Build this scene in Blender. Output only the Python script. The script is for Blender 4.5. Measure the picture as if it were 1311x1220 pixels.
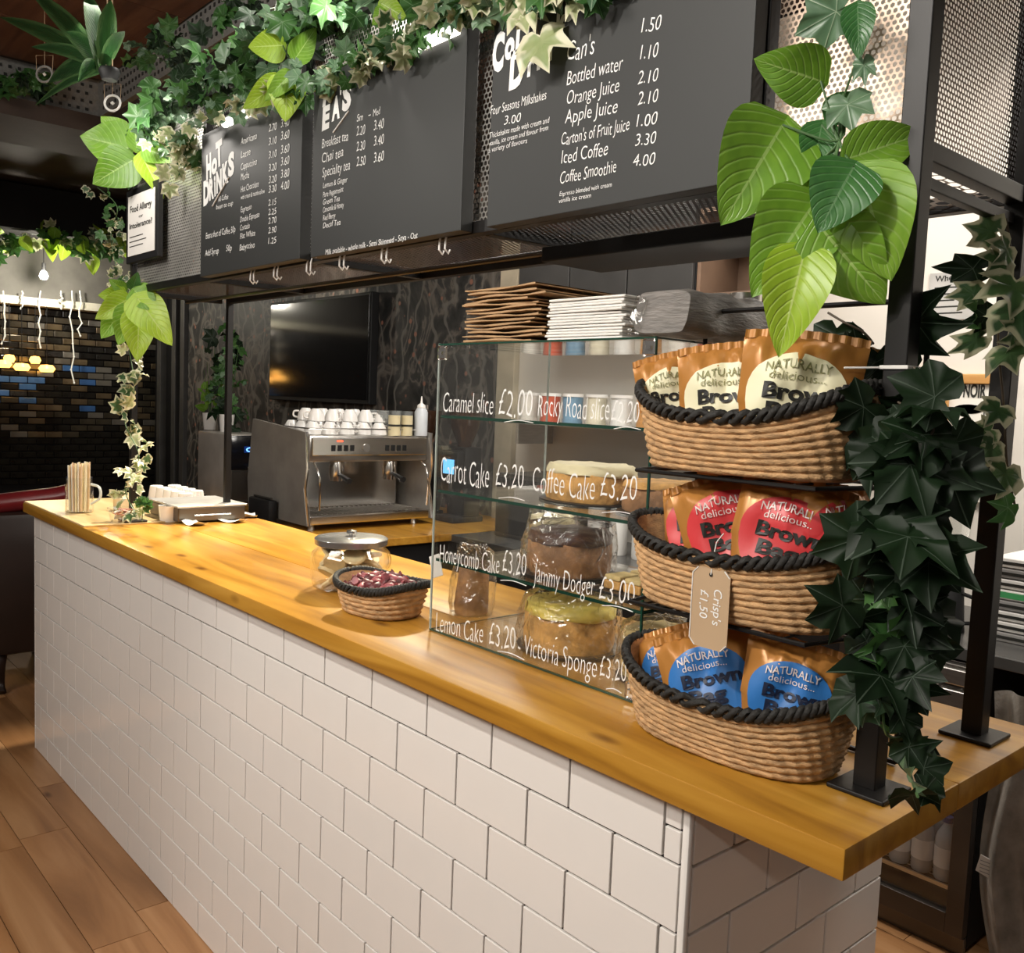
import bpy, bmesh, math, random
from mathutils import Vector, Matrix, noise
rnd = random.Random(7)
for o in list(bpy.data.objects): bpy.data.objects.remove(o)
S = bpy.context.scene
COL = S.collection
# ------------------------------------------------------------------ camera
CP = Vector((0.7778, -1.0031, 1.5372))
CR = Vector((0.65982909, 0.75031982, 0.04056761)); CU = Vector((-0.08828024, 0.02379277, 0.99581148)); CF = Vector((-0.74621188, 0.6606467, -0.08193758))
FPX = 1166.34
cam = bpy.data.cameras.new('camera'); camo = bpy.data.objects.new('camera', cam); COL.objects.link(camo)
cam.sensor_width = 36; cam.sensor_fit = 'HORIZONTAL'; cam.lens = 36 * FPX / 1311; cam.clip_start = 0.02; cam.clip_end = 60
M = Matrix((CR, CU, -CF)).transposed().to_4x4(); M.translation = CP
camo.matrix_world = M
S.camera = camo
def at(px, py, ax, v):
    d = CF + CR * ((px - 655.5) / FPX) - CU * ((py - 610) / FPX)
    return CP + d * ((v - CP[ax]) / d[ax])
def mpp(p): return (Vector(p) - CP).dot(CF) / FPX          # metres per pixel at a point
# ------------------------------------------------------------------ world, lights, exposure
w = bpy.data.worlds.new('world'); S.world = w; w.use_nodes = True
w.node_tree.nodes['Background'].inputs[0].default_value = (0.95, 0.86, 0.78, 1); w.node_tree.nodes['Background'].inputs[1].default_value = 0.13
S.view_settings.view_transform = 'Standard'; S.view_settings.look = 'None'; S.view_settings.gamma = 1; S.view_settings.use_curve_mapping = False
S.view_settings.exposure = 0.0
S.cycles.transparent_max_bounces = 24
def aim(o, tgt):
    o.rotation_euler = (Vector(tgt) - o.location).to_track_quat('-Z', 'Y').to_euler()
def area(name, loc, tgt, sx, sy, power, col):
    l = bpy.data.lights.new(name, 'AREA'); l.shape = 'RECTANGLE'; l.size = sx; l.size_y = sy; l.energy = power; l.color = col
    o = bpy.data.objects.new(name, l); o.location = loc; COL.objects.link(o); aim(o, tgt); return o
def spot(name, loc, tgt, power, col, ang=60, r=.04, blend=.5):
    l = bpy.data.lights.new(name, 'SPOT'); l.energy = power; l.color = col; l.spot_size = math.radians(ang); l.spot_blend = blend; l.shadow_soft_size = r
    o = bpy.data.objects.new(name, l); o.location = loc; COL.objects.link(o); aim(o, tgt); return o
def point(name, loc, power, col, r=.04):
    l = bpy.data.lights.new(name, 'POINT'); l.energy = power; l.color = col; l.shadow_soft_size = r
    o = bpy.data.objects.new(name, l); o.location = loc; COL.objects.link(o); return o
WARM = (1, .86, .68); NEUT = (1, .94, .86)
area('room_ceiling_panel_light', (-1.0, -2.6, 2.9), (-1.0, .0, .6), 2.6, .6, 74, NEUT)
spot('track_spot_front_right', (2.1, -2.1, 2.5), (0.1, .1, 1.2), 30, NEUT, 60, .04)
spot('track_spot_front_mid', (-.2, -1.55, 2.85), (-.1, 0, 1.15), 112, NEUT, 75, .05)
spot('track_spot_front_left', (-2.5, -1.6, 2.85), (-1.9, 0, 1.4), 45, NEUT, 80, .05)
spot('kitchen_spot_counter', (-2.35, 1.35, 2.7), (-1.8, .15, 1.04), 420, (1, .88, .62), 50, .06)
spot('kitchen_spot_left', (-3.3, 1.2, 2.7), (-2.8, .2, 1.04), 340, (1, .9, .72), 48, .06)
area('kitchen_ceiling_light', (-1.6, 1.45, 2.75), (-1.6, 1.45, 0), 2.2, .35, 46, NEUT)
spot('television_downlight', (-4.7, 1.95, 2.75), (-4.75, 2.2, 1.9), 26, WARM, 70, .04)
area('right_kitchen_light', (0.6, 1.5, 2.5), (-.6, 2.24, 1.7), .8, .4, 30, NEUT)
area('underbeam_light_mid', (-1.9, .42, 2.75), (-1.7, .15, 2.2), 1.6, .1, 9, NEUT)
# ------------------------------------------------------------------ materials
MATS = {}
def new_mat(name):
    m = bpy.data.materials.new(name); m.use_nodes = True
    nt = m.node_tree; b = nt.nodes['Principled BSDF']
    return m, nt, b
def lk(nt, a, b): nt.links.new(a, b)
def nd(nt, t, **k):
    n = nt.nodes.new(t)
    for a, v in k.items():
        try: setattr(n, a, v)
        except Exception: n.inputs[a].default_value = v
    return n
def ramp(nt, fac, stops):
    r = nt.nodes.new('ShaderNodeValToRGB'); e = r.color_ramp.elements
    e[0].position, e[0].color = stops[0][0], (*stops[0][1], 1); e[1].position, e[1].color = stops[-1][0], (*stops[-1][1], 1)
    for p, c in stops[1:-1]:
        q = e.new(p); q.color = (*c, 1)
    lk(nt, fac, r.inputs[0]); return r.outputs[0]
def mat(name, col, rough=.5, metal=0, var=.15, nscale=8, bump=0, bscale=60, stretch=(1, 1, 1), spec=.5, emis=None, estr=1, coat=0, alpha=1, sss=0, trans=0):
    if name in MATS: return MATS[name]
    m, nt, b = new_mat(name)
    tc = nd(nt, 'ShaderNodeTexCoord'); mp = nd(nt, 'ShaderNodeMapping'); mp.inputs['Scale'].default_value = stretch
    lk(nt, tc.outputs['Object'], mp.inputs[0])
    n = nd(nt, 'ShaderNodeTexNoise'); n.inputs['Scale'].default_value = nscale; n.inputs['Detail'].default_value = 4; lk(nt, mp.outputs[0], n.inputs[0])
    c = Vector(col)
    lk(nt, ramp(nt, n.outputs[0], [(.3, tuple(c * (1 - var))), (.7, tuple(min(1, x * (1 + var)) for x in c))]), b.inputs['Base Color'])
    b.inputs['Roughness'].default_value = rough; b.inputs['Metallic'].default_value = metal
    b.inputs['Specular IOR Level'].default_value = spec; b.inputs['Coat Weight'].default_value = coat; b.inputs['Coat Roughness'].default_value = .1
    b.inputs['Transmission Weight'].default_value = trans
    if emis: b.inputs['Emission Color'].default_value = (*emis, 1); b.inputs['Emission Strength'].default_value = estr
    if bump:
        n2 = nd(nt, 'ShaderNodeTexNoise'); n2.inputs['Scale'].default_value = bscale; n2.inputs['Detail'].default_value = 3; lk(nt, mp.outputs[0], n2.inputs[0])
        bp = nd(nt, 'ShaderNodeBump'); bp.inputs['Strength'].default_value = bump; bp.inputs['Distance'].default_value = .004; lk(nt, n2.outputs[0], bp.inputs['Height']); lk(nt, bp.outputs[0], b.inputs['Normal'])
    MATS[name] = m; return m
def wood(name, dark, mid, light, grain=1, axis=0, rough=.35, knots=True, plank=False):
    m, nt, b = new_mat(name)
    tc = nd(nt, 'ShaderNodeTexCoord'); mp = nd(nt, 'ShaderNodeMapping')
    sc = [9 * grain] * 3; sc[axis] = .9 * grain; mp.inputs['Scale'].default_value = sc
    lk(nt, tc.outputs['Object'], mp.inputs[0])
    src = mp.outputs[0]
    oi = nd(nt, 'ShaderNodeObjectInfo')
    if plank:
        ad = nd(nt, 'ShaderNodeVectorMath', operation='ADD'); ml = nd(nt, 'ShaderNodeMath', operation='MULTIPLY'); ml.inputs[1].default_value = 40
        lk(nt, oi.outputs['Random'], ml.inputs[0]); lk(nt, src, ad.inputs[0]); lk(nt, ml.outputs[0], ad.inputs[1]); src = ad.outputs[0]
    n = nd(nt, 'ShaderNodeTexNoise'); n.inputs['Scale'].default_value = 1.6; n.inputs['Detail'].default_value = 8; n.inputs['Distortion'].default_value = 1.2; lk(nt, src, n.inputs[0])
    c = ramp(nt, n.outputs[0], [(.28, dark), (.5, mid), (.72, light)])
    if knots:
        mp2 = nd(nt, 'ShaderNodeMapping'); s2 = [7, 7, 7]; s2[axis] = 3.0; mp2.inputs['Scale'].default_value = s2; lk(nt, tc.outputs['Object'], mp2.inputs[0])
        v = nd(nt, 'ShaderNodeTexVoronoi'); v.inputs['Scale'].default_value = 1; lk(nt, mp2.outputs[0], v.inputs[0])
        r2 = nd(nt, 'ShaderNodeValToRGB'); r2.color_ramp.elements[0].position = .035; r2.color_ramp.elements[1].position = .12
        r2.color_ramp.elements[0].color = (.22, .12, .07, 1); r2.color_ramp.elements[1].color = (1, 1, 1, 1); lk(nt, v.outputs[0], r2.inputs[0])
        mx = nd(nt, 'ShaderNodeMixRGB', blend_type='MULTIPLY'); mx.inputs[0].default_value = .85; lk(nt, c, mx.inputs[1]); lk(nt, r2.outputs[0], mx.inputs[2]); c = mx.outputs[0]
    if plank:
        hs = nd(nt, 'ShaderNodeHueSaturation'); mr = nd(nt, 'ShaderNodeMapRange'); mr.inputs[3].default_value = .86; mr.inputs[4].default_value = 1.14
        lk(nt, oi.outputs['Random'], mr.inputs[0]); lk(nt, mr.outputs[0], hs.inputs['Value']); lk(nt, c, hs.inputs['Color']); c = hs.outputs[0]
    lk(nt, c, b.inputs['Base Color'])
    b.inputs['Roughness'].default_value = rough
    bp = nd(nt, 'ShaderNodeBump'); bp.inputs['Strength'].default_value = .25; bp.inputs['Distance'].default_value = .002; lk(nt, n.outputs[0], bp.inputs['Height']); lk(nt, bp.outputs[0], b.inputs['Normal'])
    return m
def leafmat(name, c0, c1, edge=None, vein=None, rough=.38, veins=9, slant=1.6, ivy=False):
    """uv.x = side (-1..1 mapped 0..1), uv.y = 0 at stalk, 1 at tip ; second attribute 'rim' = 0 centre .. 1 rim"""
    m, nt, b = new_mat(name)
    uv = nd(nt, 'ShaderNodeUVMap'); sp = nd(nt, 'ShaderNodeSeparateXYZ'); lk(nt, uv.outputs[0], sp.inputs[0])
    def mth(op, a, bb):
        x = nd(nt, 'ShaderNodeMath', operation=op)
        for i, q in enumerate((a, bb)):
            if q is None: continue
            if isinstance(q, (int, float)): x.inputs[i].default_value = q
            else: lk(nt, q, x.inputs[i])
        return x.outputs[0]
    ax = mth('ABSOLUTE', mth('SUBTRACT', sp.outputs[0], .5), None); ax2 = mth('MULTIPLY', ax, 2.0)
    n = nd(nt, 'ShaderNodeTexNoise'); n.inputs['Scale'].default_value = 5; lk(nt, uv.outputs[0], n.inputs[0])
    ph = mth('MULTIPLY', mth('SUBTRACT', sp.outputs[1], mth('MULTIPLY', ax2, .34)), veins * 6.283)
    ph = mth('ADD', ph, mth('MULTIPLY', n.outputs[0], 1.6))
    s = mth('SINE', ph, None); line = mth('POWER', mth('MULTIPLY', mth('ADD', s, 1.0), .5), 10)
    mid = mth('LESS_THAN', ax2, .035)
    v = mth('MAXIMUM', mth('MULTIPLY', line, .42), mid)
    if ivy:
        av = nd(nt, 'ShaderNodeAttribute', attribute_name='vein'); v = mth('MULTIPLY', mth('GREATER_THAN', av.outputs['Fac'], .93), .8); line = mth('POWER', av.outputs['Fac'], 4)
    oi = nd(nt, 'ShaderNodeObjectInfo')
    base = ramp(nt, mth('ADD', mth('MULTIPLY', n.outputs[0], .7), mth('MULTIPLY', oi.outputs['Random'], .4)), [(.25, c0), (.8, c1)])
    at_ = nd(nt, 'ShaderNodeAttribute', attribute_name='rim')
    if edge:
        mx = nd(nt, 'ShaderNodeMixRGB'); lk(nt, ramp(nt, mth('ADD', at_.outputs['Fac'], mth('MULTIPLY', mth('SUBTRACT', n.outputs[0], .5), .9)), [(.52, (0, 0, 0)), (.72, (1, 1, 1))]), mx.inputs[0]); lk(nt, base, mx.inputs[1]); mx.inputs[2].default_value = (*edge, 1); base = mx.outputs[0]
    if vein:
        mx = nd(nt, 'ShaderNodeMixRGB'); lk(nt, v, mx.inputs[0]); lk(nt, base, mx.inputs[1]); mx.inputs[2].default_value = (*vein, 1); base = mx.outputs[0]
    lk(nt, base, b.inputs['Base Color']); b.inputs['Roughness'].default_value = rough
    bp = nd(nt, 'ShaderNodeBump'); bp.inputs['Strength'].default_value = .35; bp.inputs['Distance'].default_value = .002; bp.invert = True; lk(nt, line, bp.inputs['Height']); lk(nt, bp.outputs[0], b.inputs['Normal'])
    tr = nd(nt, 'ShaderNodeBsdfTranslucent'); lk(nt, base, tr.inputs[0]); ms = nd(nt, 'ShaderNodeMixShader'); ms.inputs[0].default_value = .25
    lk(nt, b.outputs[0], ms.inputs[1]); lk(nt, tr.outputs[0], ms.inputs[2]); lk(nt, ms.outputs[0], nt.nodes['Material Output'].inputs[0])
    return m
def thinglass(name, tint=(.93, .97, .95), ior=1.5, rough=.02, film=0):
    m, nt, b = new_mat(name)
    t = nd(nt, 'ShaderNodeBsdfTransparent'); t.inputs[0].default_value = (*tint, 1)
    g = nd(nt, 'ShaderNodeBsdfGlossy'); g.inputs['Roughness'].default_value = rough; g.inputs[0].default_value = (1, 1, 1, 1)
    lw = nd(nt, 'ShaderNodeLayerWeight'); lw.inputs[0].default_value = .5
    pw = nd(nt, 'ShaderNodeMath', operation='POWER'); pw.inputs[1].default_value = 4; lk(nt, lw.outputs['Facing'], pw.inputs[0])
    f = nd(nt, 'ShaderNodeMath', operation='MULTIPLY_ADD'); f.inputs[1].default_value = .8; f.inputs[2].default_value = .05; lk(nt, pw.outputs[0], f.inputs[0])
    ms = nd(nt, 'ShaderNodeMixShader')
    if film:
        n = nd(nt, 'ShaderNodeTexNoise'); n.inputs['Scale'].default_value = 18; n.inputs['Distortion'].default_value = 2; tc = nd(nt, 'ShaderNodeTexCoord'); lk(nt, tc.outputs['Object'], n.inputs[0])
        bp = nd(nt, 'ShaderNodeBump'); bp.inputs['Strength'].default_value = .9; bp.inputs['Distance'].default_value = .02; lk(nt, n.outputs[0], bp.inputs['Height']); lk(nt, bp.outputs[0], g.inputs['Normal']); lk(nt, bp.outputs[0], lw.inputs['Normal'])
        a = nd(nt, 'ShaderNodeMath', operation='ADD'); lk(nt, f.outputs[0], a.inputs[0]); a.inputs[1].default_value = film; lk(nt, a.outputs[0], ms.inputs[0])
    else: lk(nt, f.outputs[0], ms.inputs[0])
    lk(nt, t.outputs[0], ms.inputs[1]); lk(nt, g.outputs[0], ms.inputs[2]); lk(nt, ms.outputs[0], nt.nodes['Material Output'].inputs[0])
    return m
def wallpaper():
    m, nt, b = new_mat('dark_floral_wallpaper')
    tc = nd(nt, 'ShaderNodeTexCoord')
    n = nd(nt, 'ShaderNodeTexNoise'); n.inputs['Scale'].default_value = 2.6; n.inputs['Detail'].default_value = 7; n.inputs['Distortion'].default_value = 2.5; lk(nt, tc.outputs['Object'], n.inputs[0])
    c = ramp(nt, n.outputs[0], [(.36, (.012, .013, .014)), (.5, (.05, .048, .045)), (.56, (.17, .15, .13)), (.62, (.04, .04, .04)), (.75, (.02, .022, .02))])
    wv = nd(nt, 'ShaderNodeTexWave'); wv.inputs['Scale'].default_value = 2.2; wv.inputs['Distortion'].default_value = 14; wv.inputs['Detail'].default_value = 3; lk(nt, tc.outputs['Object'], wv.inputs[0])
    mx = nd(nt, 'ShaderNodeMixRGB'); mx.inputs[2].default_value = (.2, .19, .17, 1); lk(nt, c, mx.inputs[1]); lk(nt, ramp(nt, wv.outputs[0], [(.88, (0, 0, 0)), (.97, (.7, .7, .7))]), mx.inputs[0])
    v = nd(nt, 'ShaderNodeTexVoronoi'); v.inputs['Scale'].default_value = 11; lk(nt, tc.outputs['Object'], v.inputs[0])
    mx2 = nd(nt, 'ShaderNodeMixRGB'); lk(nt, ramp(nt, v.outputs[0], [(.13, (1, 1, 1)), (.2, (0, 0, 0))]), mx2.inputs[0]); lk(nt, mx.outputs[0], mx2.inputs[1]); mx2.inputs[2].default_value = (.35, .16, .11, 1)
    lk(nt, mx2.outputs[0], b.inputs['Base Color']); b.inputs['Roughness'].default_value = .55
    return m
m_tile = mat('white_glazed_tile', (.80, .77, .735), .13, var=.035, nscale=3, bump=.06, bscale=9)
m_grout = mat('dark_grout', (.012, .010, .009), .8)
m_trimw = mat('white_corner_trim', (.8, .77, .73), .3, var=.03)
m_top = wood('honey_worktop_wood', (.27, .115, .014), (.43, .205, .024), (.55, .29, .045), 1, 0, .3)
m_topend = wood('worktop_edge_wood', (.26, .12, .03), (.45, .23, .07), (.62, .36, .14), 2.2, 0, .4)
m_pale = wood('pale_board_wood', (.5, .33, .14), (.62, .44, .2), (.72, .54, .3), 1, 0, .35, False)
m_floor = wood('floor_plank_wood', (.21, .095, .036), (.35, .17, .068), (.46, .25, .115), .6, 0, .33, True, True)
m_floorb = mat('floor_joint_brown', (.07, .03, .015), .6)
m_black = mat('black_painted_steel', (.007, .006, .0055), .42, .1, .2, spec=.35)
m_blackm = mat('matt_black_plastic', (.008, .008, .0085), .55, spec=.35)
m_perf = mat('perforated_brown_steel', (.16, .115, .09), .32, .85, .2)
m_perfl = mat('perforated_light_steel', (.34, .26, .2), .3, .85, .3)
m_perfs = mat('perforated_silver_steel', (.62, .60, .56), .35, .7, .2)
m_board = mat('charcoal_menu_board', (.020, .0215, .021), .55, var=.08, nscale=2)
m_chalk = mat('white_chalk_ink', (.82, .82, .80), .7, var=.04)
m_steel = mat('brushed_steel', (.55, .53, .5), .28, .95, .1, 20, stretch=(1, 1, 8))
m_chrome = mat('polished_chrome', (.8, .78, .75), .17, 1, .03)
m_dsteel = mat('dark_steel', (.12, .11, .1), .3, .8)
m_white = mat('white_ceramic', (.82, .8, .77), .18, var=.03)
m_paper = mat('white_paper', (.78, .76, .72), .7, var=.05)
m_kraft = mat('brown_kraft_paper', (.42, .26, .13), .7, var=.12, nscale=30)
m_rope = mat('seagrass_rope', (.50, .30, .14), .75, var=.35, nscale=45, bump=.6, bscale=260, stretch=(1, 1, 3))
m_bropew = mat('black_rope', (.014, .013, .011), .7, var=.3, nscale=60, bump=.5, bscale=200)
m_tan = mat('kraft_tag', (.47, .33, .2), .75, var=.06)
m_bag = mat('copper_brown_foil', (.46, .20, .045), .34, .15, .12, 6)
m_cream = mat('cream_label', (.80, .76, .52), .45, var=.03); m_red = mat('red_label', (.62, .045, .05), .4, var=.1); m_blue = mat('blue_label', (.03, .17, .48), .4, var=.1)
m_ink = mat('black_print', (.015, .015, .012), .5); m_green_ink = mat('olive_print', (.30, .30, .14), .5); m_lightink = mat('pale_print', (.8, .7, .66), .5)
m_glass = thinglass('clear_glass', (.985, .992, .988)); m_film = thinglass('cling_film', (.985, .985, .98), 1.35, .12, .05)
m_gedge = mat('green_glass_edge', (.012, .05, .032), .1, var=.2, coat=.5)
m_red_l = mat('wine_red_leather', (.15, .012, .014), .28); m_dbrown = mat('dark_brown_leather', (.018, .008, .005), .5)
m_wallp = wallpaper()
m_wallw = mat('cream_wall_paint', (.66, .62, .56), .7, var=.05, nscale=2)
m_darkwall = mat('dark_room_paint', (.005, .004, .004), .9)
m_ceil = wood('ceiling_board_wood', (.07, .03, .018), (.14, .06, .035), (.2, .1, .06), .8, 0, .6, False, True)
m_beam = mat('grey_mineral_panel', (.22, .215, .2), .85, var=.15, nscale=60, bump=.5, bscale=120)
m_bbrown = mat('dark_brown_boxing', (.05, .032, .024), .7)
L_big = [leafmat('leaf_mid_green', (.09, .23, .02), (.20, .40, .035), vein=(.32, .5, .13)), leafmat('leaf_lime', (.27, .46, .02), (.42, .62, .05), vein=(.55, .7, .2)), leafmat('leaf_deep_green', (.03, .12, .035), (.07, .22, .05), vein=(.14, .28, .12)), leafmat('leaf_fresh_green', (.14, .32, .025), (.26, .47, .05), vein=(.4, .58, .17))]
L_dark = leafmat('ivy_dark_green', (.004, .011, .004), (.011, .028, .010), vein=(.07, .10, .07), rough=.5, ivy=True)
L_dark.node_tree.nodes['Principled BSDF'].inputs['Specular IOR Level'].default_value = .28
L_midi = leafmat('ivy_mid_green', (.03, .10, .025), (.08, .2, .05), vein=(.2, .32, .17), ivy=True)
L_grey = leafmat('ivy_grey_green', (.07, .15, .08), (.16, .27, .15), vein=(.35, .45, .3), ivy=True)
L_var = leafmat('ivy_variegated', (.03, .08, .03), (.08, .15, .05), edge=(.5, .5, .33), ivy=True)
L_pale = leafmat('ivy_pale_cream', (.25, .33, .12), (.5, .52, .3), edge=(.72, .7, .5), ivy=True)
m_stem = mat('green_stem', (.07, .14, .05), .5); m_bstem = mat('brown_stem', (.06, .04, .02), .6)
# ------------------------------------------------------------------ object helpers
def tag(o, label=None, cat=None, group=None, kind=None):
    if label: o['label'] = label
    if cat: o['category'] = cat
    if group: o['group'] = group
    if kind: o['kind'] = kind
    return o
def thing(name, label, cat, loc=(0, 0, 0), group=None):
    o = bpy.data.objects.new(name, None); COL.objects.link(o); o.location = loc; o.empty_display_size = .05
    o['wo'] = tuple(loc)
    return tag(o, label, cat, group)
class MB:
    def __init__(s): s.v = []; s.f = []; s.uv = None; s.sm = True
    def add(s, vs, fs):
        n = len(s.v); s.v += [tuple(x) for x in vs]; s.f += [tuple(i + n for i in f) for f in fs]; return s
    def box(s, a, b, bev=0, rot=None, c=None):
        (x0, y0, z0), (x1, y1, z1) = a, b
        if bev <= 0:
            vs = [(x, y, z) for x in (x0, x1) for y in (y0, y1) for z in (z0, z1)]
            fs = [(0, 1, 3, 2), (4, 6, 7, 5), (0, 4, 5, 1), (2, 3, 7, 6), (0, 2, 6, 4), (1, 5, 7, 3)]
        else:
            bm = bmesh.new(); bmesh.ops.create_cube(bm, size=1)
            for v in bm.verts: v.co = Vector(((x0 + x1) / 2 + v.co.x * (x1 - x0), (y0 + y1) / 2 + v.co.y * (y1 - y0), (z0 + z1) / 2 + v.co.z * (z1 - z0)))
            bmesh.ops.bevel(bm, geom=bm.edges[:], offset=bev, segments=2, affect='EDGES', profile=.5)
            bm.verts.index_update(); vs = [tuple(v.co) for v in bm.verts]; fs = [tuple(v.index for v in f.verts) for f in bm.faces]; bm.free()
        if rot is not None:
            cc = Vector(c) if c is not None else Vector(((x0 + x1) / 2, (y0 + y1) / 2, (z0 + z1) / 2))
            vs = [tuple(cc + rot @ (Vector(v) - cc)) for v in vs]
        return s.add(vs, fs)
    def tube(s, pts, r, n=8, caps=True, closed=False):
        pts = [Vector(p) for p in pts]; N = len(pts); rr = r if isinstance(r, (list, tuple)) else [r] * N
        up = None; vs = []
        for i, p in enumerate(pts):
            a = pts[(i - 1) % N] if (closed or i > 0) else p; b = pts[(i + 1) % N] if (closed or i < N - 1) else p
            t = (b - a); t = t.normalized() if t.length > 1e-9 else Vector((0, 0, 1))
            if up is None: up = t.orthogonal().normalized()
            up = (up - t * up.dot(t)); up = up.normalized() if up.length > 1e-6 else t.orthogonal().normalized()
            q = t.cross(up)
            for k in range(n):
                an = 2 * math.pi * k / n; vs.append(p + (up * math.cos(an) + q * math.sin(an)) * rr[i])
        fs = []
        for i in range(N if closed else N - 1):
            j = (i + 1) % N
            for k in range(n): fs.append((i * n + k, i * n + (k + 1) % n, j * n + (k + 1) % n, j * n + k))
        if caps and not closed: fs += [tuple(range(n))[::-1], tuple((N - 1) * n + k for k in range(n))]
        return s.add(vs, fs)
    def lathe(s, prof, c=(0, 0, 0), n=24, sx=1, sy=1):
        vs = []; fs = []
        for r, z in prof:
            for k in range(n):
                an = 2 * math.pi * k / n; vs.append((c[0] + r * sx * math.cos(an), c[1] + r * sy * math.sin(an), c[2] + z))
        for i in range(len(prof) - 1):
            for k in range(n): fs.append((i * n + k, i * n + (k + 1) % n, (i + 1) * n + (k + 1) % n, (i + 1) * n + k))
        if prof[0][0] > 1e-5: fs.append(tuple(range(n))[::-1])
        if prof[-1][0] > 1e-5: fs.append(tuple((len(prof) - 1) * n + k for k in range(n)))
        return s.add(vs, fs)
    def grid(s, f, nu, nv):
        n = len(s.v)
        for j in range(nv + 1):
            for i in range(nu + 1): s.v.append(tuple(f(i / nu, j / nv)))
        for j in range(nv):
            for i in range(nu): a = n + j * (nu + 1) + i; s.f.append((a, a + 1, a + nu + 2, a + nu + 1))
        return s
    def mesh(s, name, m, smooth=None):
        me = bpy.data.meshes.new(name); me.from_pydata(s.v, [], s.f); me.materials.append(m)
        return me
    def build(s, name, m, parent=None, smooth=False, label=None):
        me = s.mesh(name, m); o = bpy.data.objects.new(name, me); COL.objects.link(o)
        if smooth:
            for p in me.polygons: p.use_smooth = True
            try: me.set_sharp_from_angle(angle=math.radians(smooth if smooth > 1 else 40))
            except Exception: pass
        me.update()
        place(o, parent)
        if label: o['label'] = label
        return o
def place(o, parent):
    if parent is not None:
        o.parent = parent
        if parent.type == 'EMPTY': o.location = -Vector(parent['wo'])
    return o
def copy_tree(o, parent=None, names=None):
    c = o.copy(); COL.objects.link(c); c.parent = parent
    for ch in list(o.children): copy_tree(ch, c)
    return c
# text ---------------------------------------------------------------
TX = {}
def text_geo(s, bold=0.0, shear=.0):
    k = (s, bold, shear)
    if k in TX: return TX[k]
    cu = bpy.data.curves.new('t', 'FONT'); cu.body = s; cu.size = 1; cu.offset = bold; cu.shear = shear; cu.resolution_u = 3
    ob = bpy.data.objects.new('t', cu); COL.objects.link(ob)
    dg = bpy.context.evaluated_depsgraph_get(); me = bpy.data.meshes.new_from_object(ob.evaluated_get(dg))
    vs = [tuple(v.co) for v in me.vertices]; fs = [tuple(p.vertices) for p in me.polygons]
    bpy.data.objects.remove(ob); bpy.data.meshes.remove(me); bpy.data.curves.remove(cu)
    if bold < 0.03: vs = [(v[0] + .035 * noise.noise(Vector((v[0] * .9, v[1] * 2.5, len(s)))), v[1] + .09 * noise.noise(Vector((v[0] * 1.3, len(s) * .7, 5))), v[2]) for v in vs]
    x1 = max([v[0] for v in vs] or [1]); x0 = min([v[0] for v in vs] or [0])
    TX[k] = ([(v[0] - x0, v[1]) for v in vs], fs, x1 - x0); return TX[k]
def put_text(mb, s, P0, P1, cap, nrm, bold=0.0, shear=0.0, lift=.0008):
    """baseline P0->P1 in world, cap height metres, normal nrm"""
    vs, fs, wd = text_geo(s, bold, shear); P0 = Vector(P0); P1 = Vector(P1); n = Vector(nrm).normalized()
    e = (P1 - P0); L = e.length; e.normalize(); u = n.cross(e)
    mb.add([P0 + e * (x / wd * L) + u * (y / .7 * cap) + n * lift for x, y in vs], fs)
    return mb
# leaves -------------------------------------------------------------
def finish_leaf(name, vs, fs, uvs, rim, m, vein=None):
    me = bpy.data.meshes.new(name); me.from_pydata(vs, [], fs); me.materials.append(m)
    ul = me.uv_layers.new(name='UVMap')
    for lp in me.loops: ul.data[lp.index].uv = uvs[lp.vertex_index]
    a = me.attributes.new('rim', 'FLOAT', 'POINT')
    for i, r in enumerate(rim): a.data[i].value = r
    if vein:
        a = me.attributes.new('vein', 'FLOAT', 'POINT')
        for i, r in enumerate(vein): a.data[i].value = r
    for p in me.polygons: p.use_smooth = True
    me.update(); return me
def heart_leaf(m, wid=.72, fold=.25, curl=.15, seed=0, nu=8, nv=12):
    r = random.Random(seed); vs = []; uvs = []; rim = []; fs = []
    for j in range(nv + 1):
        t = j / nv
        hw = wid * .5 * (math.sin(math.pi * min(1, t ** .62)) ** .8 if 0 < t < 1 else 0) * (1.12 - .25 * t)
        for i in range(nu + 1):
            q = i / nu * 2 - 1; x = q * hw
            y = t * 1.0 - .12 * (1 - t) ** 3 * min(1, abs(q) * 1.6) * 1.0
            z = fold * abs(x) - curl * t * t - .05 * math.sin(t * 9 + seed) * abs(q) * .5
            vs.append((x, y, z)); uvs.append((.5 + q / 2, t)); rim.append(max(abs(q), 1 - t * 1.0 if t < .1 else 0, (t - .5) * 1.6))
    for j in range(nv):
        for i in range(nu): a = j * (nu + 1) + i; fs.append((a, a + 1, a + nu + 2, a + nu + 1))
    return finish_leaf('heart_leaf', vs, fs, uvs, rim, m)
IVY = [(0, 1.0), (17, .74), (30, .66), (52, .92), (70, .68), (84, .6), (110, .78), (138, .56), (160, .46), (177, .22)]
LOBES = {0, 3, 6}
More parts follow.
